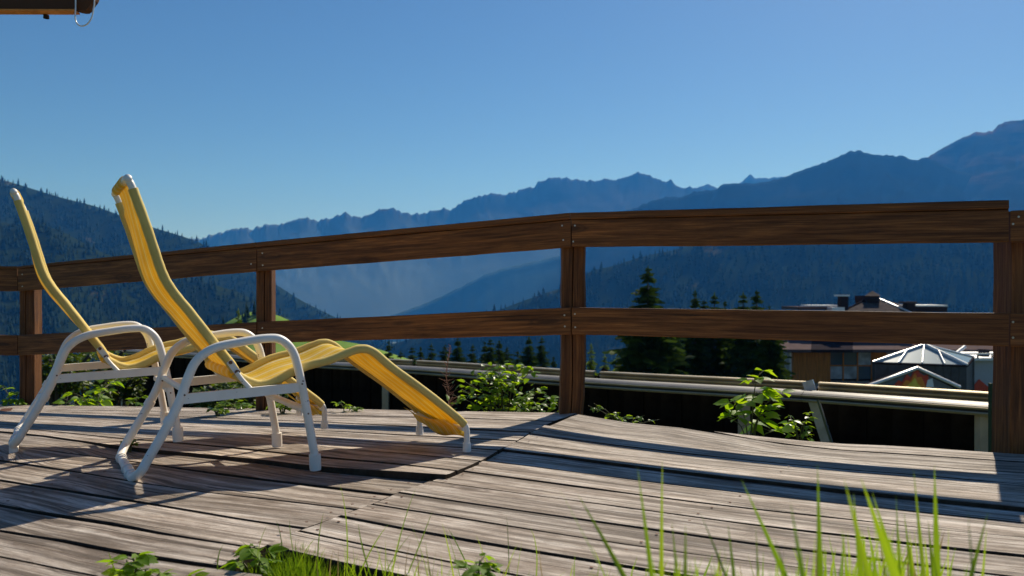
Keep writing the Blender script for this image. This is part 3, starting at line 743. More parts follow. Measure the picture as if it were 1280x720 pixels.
lower = [(-.120, -.128), (-.123, -.136), (-.108, -.122), (-.140, -.096), (-.134, -.076), (-.110, -.064), (-.085, -.056), (-.02, -.060), (.028, -.060), (.030, -.078), (.01, -.090), (-.04, -.085), (-.08, -.087)]
def guard(t0, t1, lab, lo=True, up=None):
    r_ = empty('guard_rail', GA + GD * t0 + Vector((0, 0, -.9)), label=lab, cat='guard rail', group='metal guard rails below the deck')
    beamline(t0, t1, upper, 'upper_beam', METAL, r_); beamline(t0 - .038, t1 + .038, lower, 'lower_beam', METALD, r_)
    beamline(t0 - .038, t1 + .038, [(-.142, -.142), (-.150, -.126), (-.144, -.118), (-.134, -.134)], 'lip', METAL, r_); beamline(t0 - .038, t1 + .038, [(-.146, -.098), (-.150, -.086), (-.141, -.080), (-.137, -.092)], 'rib', METAL, r_)
    for c in children(r_): c.location = -r_.location
    return r_
cuts = [-1.2, gt(1010), gt(737), gt(508), gt(150)]
labs = ['nearest metal guard rail section, right of the slanted metal strut', 'metal guard rail section behind the sapling, between the middle post and the strut',
        'metal guard rail section behind the leafy bush', 'farthest metal guard rail section, seen through the loungers']
for i in range(4):
    g = guard(cuts[i] + (.04 if i else 0), cuts[i+1] - .04, labs[i])
    for px in ((1228,), (930,), (), (482, 152))[i]:
        t = gt(px, -.05); b_ = GA + GD * t + GNm * -.05; wd = .075 if px > 1000 else (.085 if px > 800 else .08)
        zt = .6 - .735 - .0155 * t - .104; q = MB().box((b_.x, b_.y, zt - .8), (wd, wd, 1.6)).build('post', GWOOD, g); q.location = -g.location
    if i in (1, 2):
        t = cuts[i+1] - .04; b_ = GA + GD * t + GNm * .22
        k = MB().box((b_.x, b_.y, .6 - .735 - .0155 * t - .04), (.10, .08, .11), Matrix.Rotation(R(30), 3, 'Y')).build('bracket', DARKW, g); k.location = -g.location
# slanted strut and thin stick
a = GA + GD * gt(1009.5, .075) + GNm * .075; b = GA + GD * gt(1038, .075) + GNm * .075
a.z = CAMZ - (476 - HOR) / FPX * a.y; b.z = CAMZ - (566 - HOR) / FPX * b.y
st = MB(); d_ = (b - a); n_ = GNm; x_ = d_.cross(n_).normalized(); q = Matrix((x_, n_, d_.normalized())).transposed(); st.box((a + b) / 2, (.095, .018, d_.length), q)
st.build('metal_strut', mat_plain('weathered_aluminium', (.55, .55, .56), .4, .6, .3), label='slanted weathered flat metal strut leaning in the gap between the guard rails', cat='strut')
MB().tube([wp(1022, 500, 6.5), wp(1030, 525, 6.4), wp(1041, 560, 6.3)], .009, 8).build('stick', STEM, label='thin dry stick leaning beside the metal strut', cat='stick')
# boarding added under the beams, near-black to stand in for the deep shade
wall = empty('shade_boarding', GA + GNm * .30 + Vector((0, 0, -1.2)), label='near-black boarding added to stand in for the deep shade under the metal guard rails', cat='wall')
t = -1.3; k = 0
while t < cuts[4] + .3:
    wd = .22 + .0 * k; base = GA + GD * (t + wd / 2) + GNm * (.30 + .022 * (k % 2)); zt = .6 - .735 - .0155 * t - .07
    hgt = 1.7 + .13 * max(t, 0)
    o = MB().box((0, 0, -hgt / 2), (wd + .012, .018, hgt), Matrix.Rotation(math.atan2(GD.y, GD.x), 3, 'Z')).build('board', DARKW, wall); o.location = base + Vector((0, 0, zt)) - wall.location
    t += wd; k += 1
# green netting end by the right post
MB().box((.598 * 5.6, 5.6, -.32), (.02, .02, .62)).build('green_stake', mat_plain('green_paint', (.03, .055, .02), .8), label='narrow green stake beside the big right fence post', cat='stake')

# ------------------------------------------------------------------ chalet, glass pyramid, side annex
ROOFM = mat_plain('grey_shingles', (.10, .085, .08), .95, 0, .3, 3, 0.0)
ROOFP = mat_plain('faded_sheet_roof', (.12, .09, .088), .95, 0, .15, 1, 0.0)
DARKM = mat_plain('dark_metal', (.035, .03, .035), .9, 0, .15, 6, 0.0)
ORANGE = (lambda m: (m.set(Base_Color=m.ramp(m.noise(m.coord('Object', (9, 9, .6)), 1.2, 5), [(.3, (.42, .13, .022)), (.6, (.78, .28, .05)), (.8, (.82, .34, .09))]), Roughness=.7), m.m)[-1])(M('orange_larch_cladding'))
LIGHTM = mat_plain('light_metal_trim', (.72, .72, .72), .35, .2, .06)
PLASTER = mat_plain('grey_plaster', (.42, .43, .45), .85, 0, .06)
GLASS = (lambda m: (m.set(Base_Color=(.10, .14, .16), Roughness=.08), m.m)[-1])(M('window_glass'))
PYG = (lambda m: (m.set(Base_Color=(.22, .30, .32), Roughness=.22), m.m)[-1])(M('frosted_roof_glass'))
WHITE = mat_plain('white_cloth', (.8, .8, .8), .8, 0, .03)
def quad(mb, a, b, c, d): mb.add([a, b, c, d], [(0, 1, 2, 3)])
def slab(pts, th, name, mat, parent, off):
    """closed plate through the given corner loop, th thick downwards"""
    pts = [Vector(p) - off for p in pts]; n = len(pts); lo = [p - Vector((0, 0, th)) for p in pts]
    mb = MB().add(pts + lo, [tuple(range(n)), tuple(reversed(range(n, 2*n)))] + [(i, n+i, n+(i+1) % n, (i+1) % n) for i in range(n)])
    return mb.build(name, mat, parent)
REFL = mat_plain('bright_window_reflection', (.45, .50, .52), .2, 0, .5, 1.2)  # lighter panes: a reflection painted into the glass colour
def chalet():
    D = 60.0; o = wp(1090, 600, D + 5); root = empty('chalet', o, label='brown-roofed alpine chalet with orange wood wall, pyramid roof and two chimneys', cat='house')
    def bx(x0, x1, y0, y1, d0, d1, name, mat, parent=root):
        a, b = wp(x0, y0, d0), wp(x1, y1, d0); c = Vector(((a.x+b.x)/2, (d0+d1)/2, (a.z+b.z)/2)) - o
        q = MB().box(c, (abs(b.x-a.x), d1-d0, abs(a.z-b.z))).build(name, mat, parent); return q
    bx(991, 1250, 438, 640, D + .3, D + 11, 'body', PLASTER)
    x = 991
    while x < 1034: bx(x, x + 4.1, 438.2, 478, D, D + .28, 'wall_board', ORANGE); x += 4.3
    x = 1091
    while x < 1104: bx(x, x + 4.1, 438.2, 478, D, D + .28, 'wall_board', ORANGE); x += 4.3
    # window band: 3 by 2 panes
    bx(1034.6, 1090.6, 438.3, 476, D + .16, D + .29, 'window_back', DARKM)
    for i in range(3):
        for j in range(2):
            x0 = 1037 + i * 18; y0 = 440.5 + j * 17.5
            f = bx(x0, x0 + 16.2, y0, y0 + 15.6, D + .10, D + .155, 'window', (REFL if (i + j) % 3 == 2 or (j == 1 and i < 2) else GLASS))
    for x in (1035, 1053.4, 1071.4, 1089): bx(x, x + 1.6, 438.3, 476, D + .04, D + .2, 'mullion', ORANGE)
    bx(1035, 1090.6, 456.4, 457.8, D + .03, D + .17, 'transom', ORANGE)
    # lower verandah roof: sheets with seams
    for i in range(11):
        x0 = 962 + i * 26; x1 = x0 + 25.6
        pts = [wp(x0, 437 + (i == 0) * -1, D - 1.5), wp(x1, 437, D - 1.5), wp(x1 + 2, 424.5, D + 3), wp(x0 + 8 * (i == 0), 424.5, D + 3)]
        slab(pts, .22, 'roof_sheet', ROOFP if i != 2 and i != 3 else DARKM, root, o)
    bx(966, 1250, 437.2, 439.6, D - 1.4, D - 1.15, 'gutter', DARKM)
    # upper hall body and hipped pyramid roof
    bx(1010, 1172, 392, 430, D + 3.2, D + 10, 'upper_wall', ORANGE)
    ap = wp(1091, 371, D + 6.5)
    c = [wp(1046, 393, D + 2.6), wp(1142, 393, D + 2.6), wp(1156, 389, D + 10.5), wp(1052, 389, D + 10.5)]
    for i in range(4):
        a_, b_ = c[i], c[(i+1) % 4]
        for k in range(7):      # shingle courses
            t0, t1 = k / 7, (k + 1) / 7 * 1.0
            p = [a_.lerp(ap, t0), b_.lerp(ap, t0), b_.lerp(ap, t1), a_.lerp(ap, t1)]
            if k == 6: p = [a_.lerp(ap, t0), b_.lerp(ap, t0), ap - Vector((.05, 0, 0)), ap + Vector((.05, 0, 0))][:4]
            p = [q + Vector((0, 0, .05 * (7 - k) / 7)) for q in p]
            slab(p if k < 6 else p[:3], .09, 'shingle_course', ROOFM, root, o)
    for i in (0, 1):
        MB().tube([c[i] - o + Vector((0, 0, .06)), ap - o + Vector((0, 0, .06))], .07, 6).build('ridge_cap', LIGHTM if i else DARKM, root)
    bx(1083, 1099, 369.5, 379, D + 5, D + 7.2, 'roof_vent', DARKM)
    v = MB(); p0 = [wp(1081, 370, D + 4.8) - o, wp(1100.5, 370, D + 4.8) - o, wp(1100, 369, D + 7.4) - o, wp(1082, 369, D + 7.4) - o]; p1 = wp(1090.5, 363.5, D + 6) - o
    v.add(p0 + [p1], [(0, 1, 4), (1, 2, 4), (2, 3, 4), (3, 0, 4), (3, 2, 1, 0)]); v.build('vent_roof', ROOFM, root)
    # side ridge slabs
    bx(998, 1050, 383.5, 387.2, D + 4, D + 8, 'side_roof', ROOFP); bx(1012, 1048, 381.4, 383.2, D + 5, D + 7, 'roof_cap', LIGHTM); bx(1040, 1056, 384, 389, D + 3, D + 4.2, 'skylight', LIGHTM)
    bx(1144, 1184, 383.5, 390, D + 4, D + 8, 'side_roof', DARKM); bx(1142, 1184.5, 381.2, 383.2, D + 4, D + 7, 'roof_cap', LIGHTM)
    for (x0, x1, y0, y1) in ((1051.5, 1060.5, 370.5, 392), (1133.5, 1144.5, 379, 392)):
        ch = bx(x0, x1, y0, y1, D + 3.5, D + 4.2, 'chimney', DARKM); bx(x0 - 1.8, x1 + 1.8, y0 - 2.2, y0 - .1, D + 3.3, D + 4.4, 'chimney_cap', LIGHTM if x0 < 1100 else ROOFP, ch)
    MB().tube([wp(987.5, 438, D - 1) - o, wp(987.5, 600, D - 1) - o], .10, 8).build('downpipe', LIGHTM, root)
chalet()
def pyramid():
    D = 46.0; o = wp(1150, 500, D + 2); root = empty('glass_pyramid_pavilion', o, label='dark pavilion with a glass pyramid roof, white ribs and flames painted on its gable', cat='pavilion')
    A = wp(1155, 431.5, D + 2.2); L_, R_ = wp(1091, 453.5, D), wp(1209, 457.5, D); BR, BL = wp(1217, 447, D + 4.4), wp(1110, 446, D + 4.4)
    faces = [(L_, R_), (R_, BR), (BR, BL), (BL, L_)]
    for i, (p, q) in enumerate(faces):
        n = 4 if i == 0 else 2
        for k in range(n):
            a_, b_ = p.lerp(q, k / n), p.lerp(q, (k+1) / n)
            MB().add([a_ - o, b_ - o, A - o, a_ - o - Vector((0, 0, .05)), b_ - o - Vector((0, 0, .05)), A - o - Vector((0, 0, .05))], [(0, 1, 2), (5, 4, 3), (0, 3, 4, 1), (1, 4, 5, 2), (2, 5, 3, 0)]).build('roof_pane', PYG, root)
    up = Vector((0, -.03, .05))
    for p, r_ in ((L_, .07), (R_, .11), (L_.lerp(R_, .27), .09), (L_.lerp(R_, .52), .12), (L_.lerp(R_, .76), .10), (BR, .06), (BL, .06)):
        tt = A if p in (L_, R_, BR, BL) or abs((p - L_.lerp(R_, .52)).length) < 1e-3 else (L_ if p.x < A.x else R_).lerp(A, .66)
        MB().tube([p - o + up, tt - o + up], r_, 6, flat=.5).build('rib', LIGHTM, root)
    for p, q in faces: MB().tube([p - o, q - o], .07, 6).build('eave_trim', DARKM, root)
    dz = Vector((0, 0, -6)); mb = MB()
    cs = [L_, R_, BR, BL]
    for i, (p, q) in enumerate(faces):
        n = 12 if i == 0 else 8
        for k in range(n):
            a_, b_ = p.lerp(q, (k + .02) / n) - o, p.lerp(q, (k + .98) / n) - o; nn = (b_ - a_).cross(Vector((0, 0, 1))).normalized() * -.06
            v = [a_, b_, b_ + dz, a_ + dz]; v = [x + nn * .8 for x in v] + [x + nn * 2 for x in v]
            MB().add(v, [(3, 2, 1, 0), (4, 5, 6, 7), (0, 1, 5, 4), (1, 2, 6, 5), (2, 3, 7, 6), (3, 0, 4, 7)]).build('wall_panel', DARKGREY, root)
    # gable with flame mural
    g0, g1, g2 = wp(1084, 483, D - 2.2), wp(1147, 460, D - 2.2), wp(1200, 484, D - 2.2)
    MB().tube([g0 - o, g1 - o, g2 - o], .10, 6).build('gable_trim', LIGHTM, root)
    for a_, b_ in ((g0, g1), (g1, g2)):
        v = [a_ - o, b_ - o, b_ - o + Vector((0, .7, 0)), a_ - o + Vector((0, .7, 0))]; v += [x - Vector((0, 0, .12)) for x in v]
        MB().add(v, [(0, 1, 2, 3), (7, 6, 5, 4), (0, 4, 5, 1), (1, 5, 6, 2), (2, 6, 7, 3), (3, 7, 4, 0)]).build('gable_roof', DARKM, root)
    dn = Vector((0, .15, -4)); v = [g0 - o + Vector((.2, .1, -.1)), g1 - o + Vector((0, .1, -.1)), g2 - o + Vector((-.2, .1, -.1))]
    v2 = [v[0], v[1], v[2], v[2] + dn, v[0] + dn]; back_ = [x + Vector((0, .2, 0)) for x in v2]
    MB().add(v2 + back_, [(4, 3, 2, 1, 0), (5, 6, 7, 8, 9)] + [(i, (i+1) % 5, 5 + (i+1) % 5, 5 + i) for i in range(5)]).build('gable_wall', PLASTERD, root)
    def flame(pts, mat, y):
        P_ = [wp(x, yy, D - 2.2) - o + Vector((0, y, 0)) for x, yy in pts]; n = len(P_); Q_ = [p + Vector((0, .02, 0)) for p in P_]
        MB().add(P_ + Q_, [tuple(reversed(range(n))), tuple(range(n, 2*n))]).build('flame_painting', mat, root)
    flame([(1116, 484), (1124, 475), (1128, 478), (1134, 468), (1139, 472), (1145, 459.5), (1148, 456), (1150, 466), (1156, 470), (1160, 468), (1163, 478), (1168, 484)], RED, .05)
    flame([(1126, 484), (1133, 475), (1138, 477), (1144, 466), (1147, 472), (1152, 471), (1158, 484)], ORG, .03)
    flame([(1132, 484), (1139, 478), (1144, 472), (1147, 479), (1152, 484)], YEL, .01)
    flame([(1158, 484), (1160, 475), (1166, 473), (1168, 484)], WHITE, .04)
DARKGREY = mat_plain('dark_slate_panel', (.045, .045, .05), .6, 0, .3, 3); PLASTERD = mat_plain('dark_gable_panel', (.16, .16, .165), .7, 0, .1)
RED = mat_plain('red_paint', (.65, .06, .02), .6, 0, .1); ORG = mat_plain('orange_paint', (.85, .25, .02), .6, 0, .1); YEL = mat_plain('yellow_paint', (.9, .62, .06), .6, 0, .1)
pyramid()
def annex():
    D = 52.0; o = wp(1240, 540, D + 2); root = empty('annex', o, label='low pale grey annex with flat roof rails right of the glass pyramid', cat='building')
    def bx(x0, x1, y0, y1, d0, d1, name, mat):
        a, b = wp(x0, y0, d0), wp(x1, y1, d0); c = Vector(((a.x+b.x)/2, (d0+d1)/2, (a.z+b.z)/2)) - o
        return MB().box(c, (abs(b.x-a.x), d1-d0, abs(a.z-b.z))).build(name, mat, root)
    bx(1209, 1330, 451, 640, D, D + 5, 'wall', PLASTER); bx(1203, 1340, 447.5, 450.8, D - .4, D + 5.4, 'roof_edge', LIGHTM)
    bx(1200, 1340, 441.4, 443.4, D - .2, D - .1, 'roof_rail', LIGHTM)
    for x in (1205, 1222, 1240, 1262): bx(x, x + 1.4, 443.6, 447.3, D - .2, D - .1, 'rail_post', DARKM)
    bx(1229, 1237, 437, 447.2, D + 1, D + 1.6, 'vent', DARKM)
    MB().tube([wp(1188, 447, D + .3) - o, wp(1206, 433.5, D + 1) - o], .12, 6).build('roof_brace', LIGHTM, root)
    P_ = [wp(x, y, D - .06) - o for x, y in ((1212, 490), (1219, 480), (1224, 474), (1230, 479), (1236, 484), (1250, 490))]; Q_ = [p + Vector((0, .04, 0)) for p in P_]; n = len(P_)
    MB().add(P_ + Q_, [tuple(reversed(range(n))), tuple(range(n, 2*n))]).build('flame_painting', RED, root)
annex()

# ------------------------------------------------------------------ conifers beyond the guard rails
def conifer_mesh(h, wd, seed, whorls=26, mat=None, loose=1.0):
    r = random.Random(seed); mb = MB()
    for i in range(whorls):
        t = (i + r.random() * 1.3) / (whorls + .4); z = h * (.06 + .93 * t); rad = wd * (1 - t) ** .75 * (.62 + .5 * r.random()) + .016 * h * (1 - t) ** .5
        nb = max(5, int(15 * (1 - t * .6)))
        for b in range(nb):
            if r.random() < .10: continue
            zj = r.uniform(-.5, .5) * h / whorls
            a = 2 * math.pi * (b + r.random() * .8) / nb; L = rad * r.uniform(.45, 1.2); dirv = Vector((math.cos(a), math.sin(a), 0)); side = Vector((-dirv.y, dirv.x, 0))
            droop = -.25 - .35 * (1 - t) + .1 * r.random(); nseg = max(2, int(3 + 3 * (1 - t)))
            for s_ in range(nseg):
                q = (s_ + .3) / nseg; p = dirv * (L * q) + Vector((0, 0, z + zj + droop * L * q + .22 * L * q * q)); tl = L / nseg * 1.5; tw = L * .27 * (1.2 - q) * loose + .006 * h
                for k in (-1, 1):
                    d2 = (dirv * .75 + side * k * .75 + Vector((0, 0, r.uniform(-.35, .1)))).normalized()
                    e = p + d2 * (tw + tl * .45); wv = Vector((0, 0, 1)) * tw * .5 + dirv * tl * .22
                    mb.add([p - wv * .7, p + wv, e + wv * .25, e - wv * .4 - Vector((0, 0, tw * .25))], [(0, 1, 2, 3)])
    mb.add([Vector((0, 0, h * 1.0)), Vector((.012*h, 0, h*.93)), Vector((-.012*h, .0, h*.93))], [(0, 1, 2)])
    return mb.mesh('crown', mat or PINE)
def trunk_mesh(h):
    return MB().tube([(0, 0, -.5), (0, 0, h * .5), (0, 0, h * .97)], [h * .017, h * .011, h * .002], 7).mesh('trunk', BARK)
crowns = [conifer_mesh(10, 2.2, 5, 40), conifer_mesh(10, 1.9, 6, 36), conifer_mesh(10, 1.6, 8, 38), conifer_mesh(10, 2.5, 9, 34)]
larches = [conifer_mesh(10, 1.7, 15, 22, LARCH, 1.2), conifer_mesh(10, 2.0, 16, 22, LARCH, 1.2)]
trunk = trunk_mesh(10)
def tree(px, ytop, d, hpx, v, label, group=None, name='spruce_tree', cw=1.0, meshes=crowns, rz=0):
    h = hpx / FPX * d; t = wp(px, ytop, d); root = empty(name, (t.x, t.y, t.z - h), rz, label=label, cat='tree', group=group)
    s_ = h / 10; link('crown', meshes[v], root, sc=(s_ * cw, s_ * cw, s_)); link('trunk', trunk, root, sc=(s_, s_, s_))
tree(810, 331, 50, 190, 0, 'tallest dark spruce standing alone, its crown rising above the middle rail', cw=1.5)
G1 = 'spruces beside the chalet'
for i, (px, yt, d, hp, v, lb, cw) in enumerate((
    (869, 361, 55, 150, 2, 'slim spruce, first of the row right of the tallest spruce', .9), (880, 371, 58, 140, 1, 'short spruce tip just right of the first slim one', .8),
    (893, 364, 56, 150, 1, 'spruce in the middle of the row left of the chalet', .95), (906, 374, 60, 138, 2, 'low spruce tip right of the middle spruce of the row', .8),
    (929, 363, 54, 150, 1, 'spruce in a pair near the chalet, its left member', .95), (946, 361, 52, 155, 0, 'spruce in a pair near the chalet, its right and fuller member', .9),
    (962, 380, 50, 130, 3, 'spruce touching the chalet eave, partly hiding the downpipe', .85), (851, 385, 56, 128, 3, 'dark spruce hidden behind the middle rail right of the tallest spruce', .8),
    (832, 396, 60, 110, 1, 'low dark spruce at the foot of the tallest spruce', 1.0), (915, 392, 62, 110, 3, 'dark spruce filling the gap between the row and the pair', .9))):
    tree(px, yt, d, hp, v, lb, G1, cw=cw * 1.4, rz=i * 1.3)
G2 = 'spruces in the row behind the guard rails'
row = [(486, 424, 88, 2), (501, 437, 95, 1), (515, 431, 92, 1), (526, 432, 96, 2), (539, 428, 90, 1), (556, 429, 93, 3), (572, 421, 86, 0), (591, 429, 92, 1), (606, 425, 97, 2), (613, 421, 88, 1), (624, 424, 90, 0), (634, 432, 96, 3), (647, 436, 98, 1), (661, 419, 86, 0), (677, 419, 88, 1), (692, 444, 95, 2)]
desc = ['leftmost tall spruce of the row, beside the green meadow', 'very short spruce next to the leftmost tall one', 'third spruce from the left in the row', 'fourth spruce from the left in the row, slim', 'spruce left of the dry red stalk', 'full spruce right behind the dry red stalk', 'tall wide spruce right of the dry red stalk',
        'spruce above the left end of the leafy bush', 'slim spruce above the left part of the leafy bush', 'tall spruce above the left part of the bush', 'broad spruce above the middle of the leafy bush', 'low broad spruce above the middle of the leafy bush', 'shortest spruce above the bush, between two tall groups', 'tall spruce left of the middle fence post', 'tall spruce nearest the middle fence post', 'low spruce partly behind the middle fence post']
for i, (px, yt, d, v) in enumerate(row): tree(px, yt, d, 95, v, desc[i], G2, rz=i * .9, cw=1.25)
for i, (px, yt, lb) in enumerate(((739, 428, 'yellow-green larch just right of the middle fence post'), (756, 442, 'low bright larch between the middle post and the tallest spruce'), (772, 437, 'bright larch left of the tallest spruce'), (786, 446, 'lowest bright larch at the foot of the tallest spruce'))):
    tree(px, yt, 80, 85, i % 2, lb, 'sunlit larches by the middle post', 'larch_tree', 1.0, larches)
tree(298, 384, 120, 130, 0, 'lone pale green larch on the meadow edge between the loungers and second post', None, 'larch_tree', .9, larches)

# ------------------------------------------------------------------ leafy plants
def leaf_mesh(L=1.0, wd=.52, fold=.12, droop=.18, teeth=True):
    n = 5; mid = []; lf = []; rt = []
    for i in range(n + 1):
        t = i / n; w_ = wd * .5 * (math.sin(math.pi * t ** .75) ** .9 if 0 < t < 1 else 0) * (1 + (.10 if i % 2 and teeth else -.04)); z = -droop * t * t
        mid.append((t * L, 0, z * L)); lf.append(((t - .03) * L, w_ * L, (z + fold * w_ * 2) * L)); rt.append(((t - .03) * L, -w_ * L, (z + fold * w_ * 2) * L))
    vs = mid + lf[1:-1] + rt[1:-1]; fs = []; a = n + 1; b = a + n - 1
    for i in range(n):
        l0 = i if i == 0 else a + i - 1; l1 = (i + 1) if i + 1 == n else a + i; r0 = i if i == 0 else b + i - 1; r1 = (i + 1) if i + 1 == n else b + i
        fs.append(tuple(dict.fromkeys((i, i + 1, l1, l0)))); fs.append(tuple(dict.fromkeys((i + 1, i, r0, r1))))
    return MB().add(vs, fs, None, True)
LM = [leaf_mesh(1, .55, .12, .15).mesh('leaf', LEAF), leaf_mesh(1, .66, .06, .35).mesh('leaf', LEAF), leaf_mesh(1, .45, .2, .05).mesh('leaf', LEAF)]
def leaf_rot(az, pitch, roll): return Matrix.Rotation(az, 4, 'Z') @ Matrix.Rotation(-pitch, 4, 'Y') @ Matrix.Rotation(roll, 4, 'X')
def plant(name, label, base, stems, leaf, seed, fill=0, per=9, joined=False, group=None, lmin=.3, cat='plant', trio=True, mat=None):
    """stems: list of tip offsets; leaves set along each stem in threes"""
    r = random.Random(seed); root = empty(name, base, label=label, cat=cat, group=group); sm = MB(); fol = MB()
    for tip in stems:
        tip = Vector(tip); mid = tip * .5 + Vector((tip.x * -.15, tip.y * -.15, tip.z * .18)); P = spline([(tip.x*.02, tip.y*.02, -.05), mid, tip], 6); n = len(P)
        sm.tube(P, [lerp(.0045, .0015, i / (n - 1)) for i in range(n)], 6)
        for k in range(per):
            t = lerp(lmin, 1.0, (k + .5) / per); p = P[min(n - 1, int(t * (n - 1)))]; az = k * 2.4 + r.uniform(-.5, .5); pl = leaf * r.uniform(.5, 1.0)
            q = p + Vector((math.cos(az), math.sin(az), .35)) * pl * .7; sm.tube([p, q], [.0014, .001], 5)
            for j in ((0, -1.0, 1.0) if trio else (0,)):
                size = leaf * r.uniform(.7, 1.15) * (1.0 if j == 0 else .8); Mx = leaf_rot(az + j, r.uniform(-.45, .35), r.uniform(-.6, .6))
                if joined:
                    src = leaf_mesh(size, .58, .12, .2); fol.add([q + (Mx.to_3x3() @ Vector(v)) for v in src.v], src.f, None, True)
                else:
                    o = link('leaf', r.choice(LM), root, q, Mx.to_euler(), (size,) * 3)
    for _ in range(fill):
        tip = Vector(r.choice(stems)); t = r.uniform(.15, 1.02); p = tip * t + Vector((r.uniform(-.05, .05), r.uniform(-.06, .06), r.uniform(-.03, .03)))
        src = leaf_mesh(leaf * r.uniform(.5, 1.0), .58, .12, .2); Mx = leaf_rot(r.uniform(0, 6.3), r.uniform(-.6, .5), r.uniform(-.7, .7)).to_3x3(); fol.add([p + Mx @ Vector(v) for v in src.v], src.f, None, True)
    if fill and not joined: fol.build('small_leaves', LEAFD, root, kind='stuff')
    sm.build('stems', STEM, root, kind='stuff')
    if joined: fol.build('foliage', mat or LEAFD, root, kind='stuff')
    return root
def edge_pt(px, py, d): return wp(px, py, d)
# bush behind the deck edge
r0 = random.Random(3); stems = []
for i in range(17):
    fx = i / 16; x = lerp(-.30, .36, fx) + r0.uniform(-.03, .03); hh = .30 + .25 * math.sin(math.pi * clamp(fx * .95 + .05)) ** .8 * r0.uniform(.75, 1.05) - (.06 if fx > .7 else 0)
    stems.append((x, r0.uniform(-.18, .18), hh))
b_ = wp(630, 545, 4.95); plant('raspberry_bush', 'leafy bright green bush growing up behind the deck edge beside the middle post', b_ + Vector((0, 0, -.09)), stems, .062, 4, fill=420, per=6, cat='bush', lmin=.3)
# sapling right of it
s0 = wp(938, 560, 4.25)
def rel(px, py, d=4.25): return tuple(wp(px, py, d) - s0)
plant('maple_sapling', 'young sapling with large yellow-green leaves behind the right deck section', s0, [rel(950, 464), rel(946, 490, 4.2), rel(915, 500, 4.3), rel(975, 493, 4.2), rel(905, 520, 4.3), rel(958, 515, 4.15), rel(985, 535, 4.3)], .105, 12, per=4, lmin=.5, cat='sapling')
s1 = wp(1000, 565, 4.3)
plant('weed', 'low dark weed with whitish glossy leaves at the foot of the slanted strut', s1, [tuple(wp(x, y, 4.3) - s1) for x, y in ((985, 520), (1004, 528), (1015, 515), (995, 540))], .055, 14, per=4, joined=True)
# left plants behind the deck
s2 = wp(115, 525, 6.1)
plant('climbing_plant', 'green leafy plant behind the deck seen under the farther lounger', s2, [tuple(wp(x, y, 6.1 + .1 * i) - s2) for i, (x, y) in enumerate(((95, 492), (105, 500), (118, 495), (128, 500), (142, 475), (135, 486), (85, 503), (150, 470), (80, 498)))], .085, 21, per=5, lmin=.3, cat='plant')
s3 = wp(18, 535, 6.2)
plant('climbing_plant', 'green leafy plant at the left photo edge beside the leftmost post', s3, [tuple(wp(x, y, 6.2) - s3) for x, y in ((2, 482), (22, 490), (28, 500), (35, 503), (10, 500))], .08, 22, per=3, lmin=.5)
s4 = wp(168, 525, 5.8)
plant('climbing_plant', 'small leafy sprig behind the deck between the legs of the two loungers', s4, [tuple(wp(x, y, 5.8) - s4) for x, y in ((160, 500), (172, 497), (182, 503))], .06, 23, per=4, lmin=.5, joined=True)
s5 = wp(300, 530, 5.3)
plant('low_weed', 'low green weeds behind the deck edge under the nearer lounger', s5, [tuple(wp(x, y, 5.3) - s5) for x, y in ((268, 505), (280, 500), (292, 503), (302, 506), (320, 503), (330, 506))], .055, 24, per=4, lmin=.4, joined=True)
s6 = wp(776, 555, 4.4)
plant('dark_weed', 'dark shaded weeds right of the middle post behind the deck', s6, [tuple(wp(x, y, 4.4) - s6) for x, y in ((735, 507), (742, 504), (758, 516), (770, 514), (784, 518), (806, 519), (825, 524))], .042, 25, per=3, lmin=.4, joined=True)
s7 = wp(433, 540, 4.9)
plant('low_weed', 'tiny weed poking up behind the deck between the two footrests', s7, [tuple(wp(x, y, 4.9) - s7) for x, y in ((425, 502), (440, 507), (450, 509))], .05, 26, per=3, lmin=.6, joined=True)
# weeds rooted in the deck seams
for i, (px, py, sz, lb) in enumerate(((272, 520, .05, 'small weed growing in a deck seam behind the nearer lounger backrest'), (353, 517, .065, 'leafy weed growing in a deck seam between the nearer lounger front legs'), (162, 559, .028, 'tiny green sprout in the deck seam beside the nearer lounger sled foot'))):
    p = onto(px, py, HL if px < 700 else HR); plant('seam_weed', lb, p, [(sz * .9 * math.cos(a), sz * .9 * math.sin(a), sz * .8) for a in (0, 1.2, 2.5, 3.9, 5)], sz * .9, 40 + i, per=3, lmin=.3, joined=True)
# dry reddish stalk
p0 = wp(559, 540, 5.0); mb = MB(); tp = [wp(562, 500, 5) - p0, wp(558, 470, 5) - p0, wp(563, 432, 5) - p0]; mb.tube(spline([(0, 0, 0)] + tp, 5), .003, 6); r = random.Random(5)
P = spline([(0, 0, .12)] + tp, 12)
for i, p in enumerate(P[4:]):
    for k in range(2):
        a = r.uniform(0, 6.3); L = r.uniform(.03, .085) * (1.1 - i / len(P)); q = p + Vector((math.cos(a) * L, math.sin(a) * L, L * r.uniform(.2, .9))); mb.tube([p, (p + q) / 2 + Vector((0, 0, -.004)), q], [.0018, .0014, .0006], 5)
mb.build('dry_stalk', DRY, label='dry reddish seed stalk standing behind the footrest of the nearer lounger', cat='plant', kind='thing').location = p0
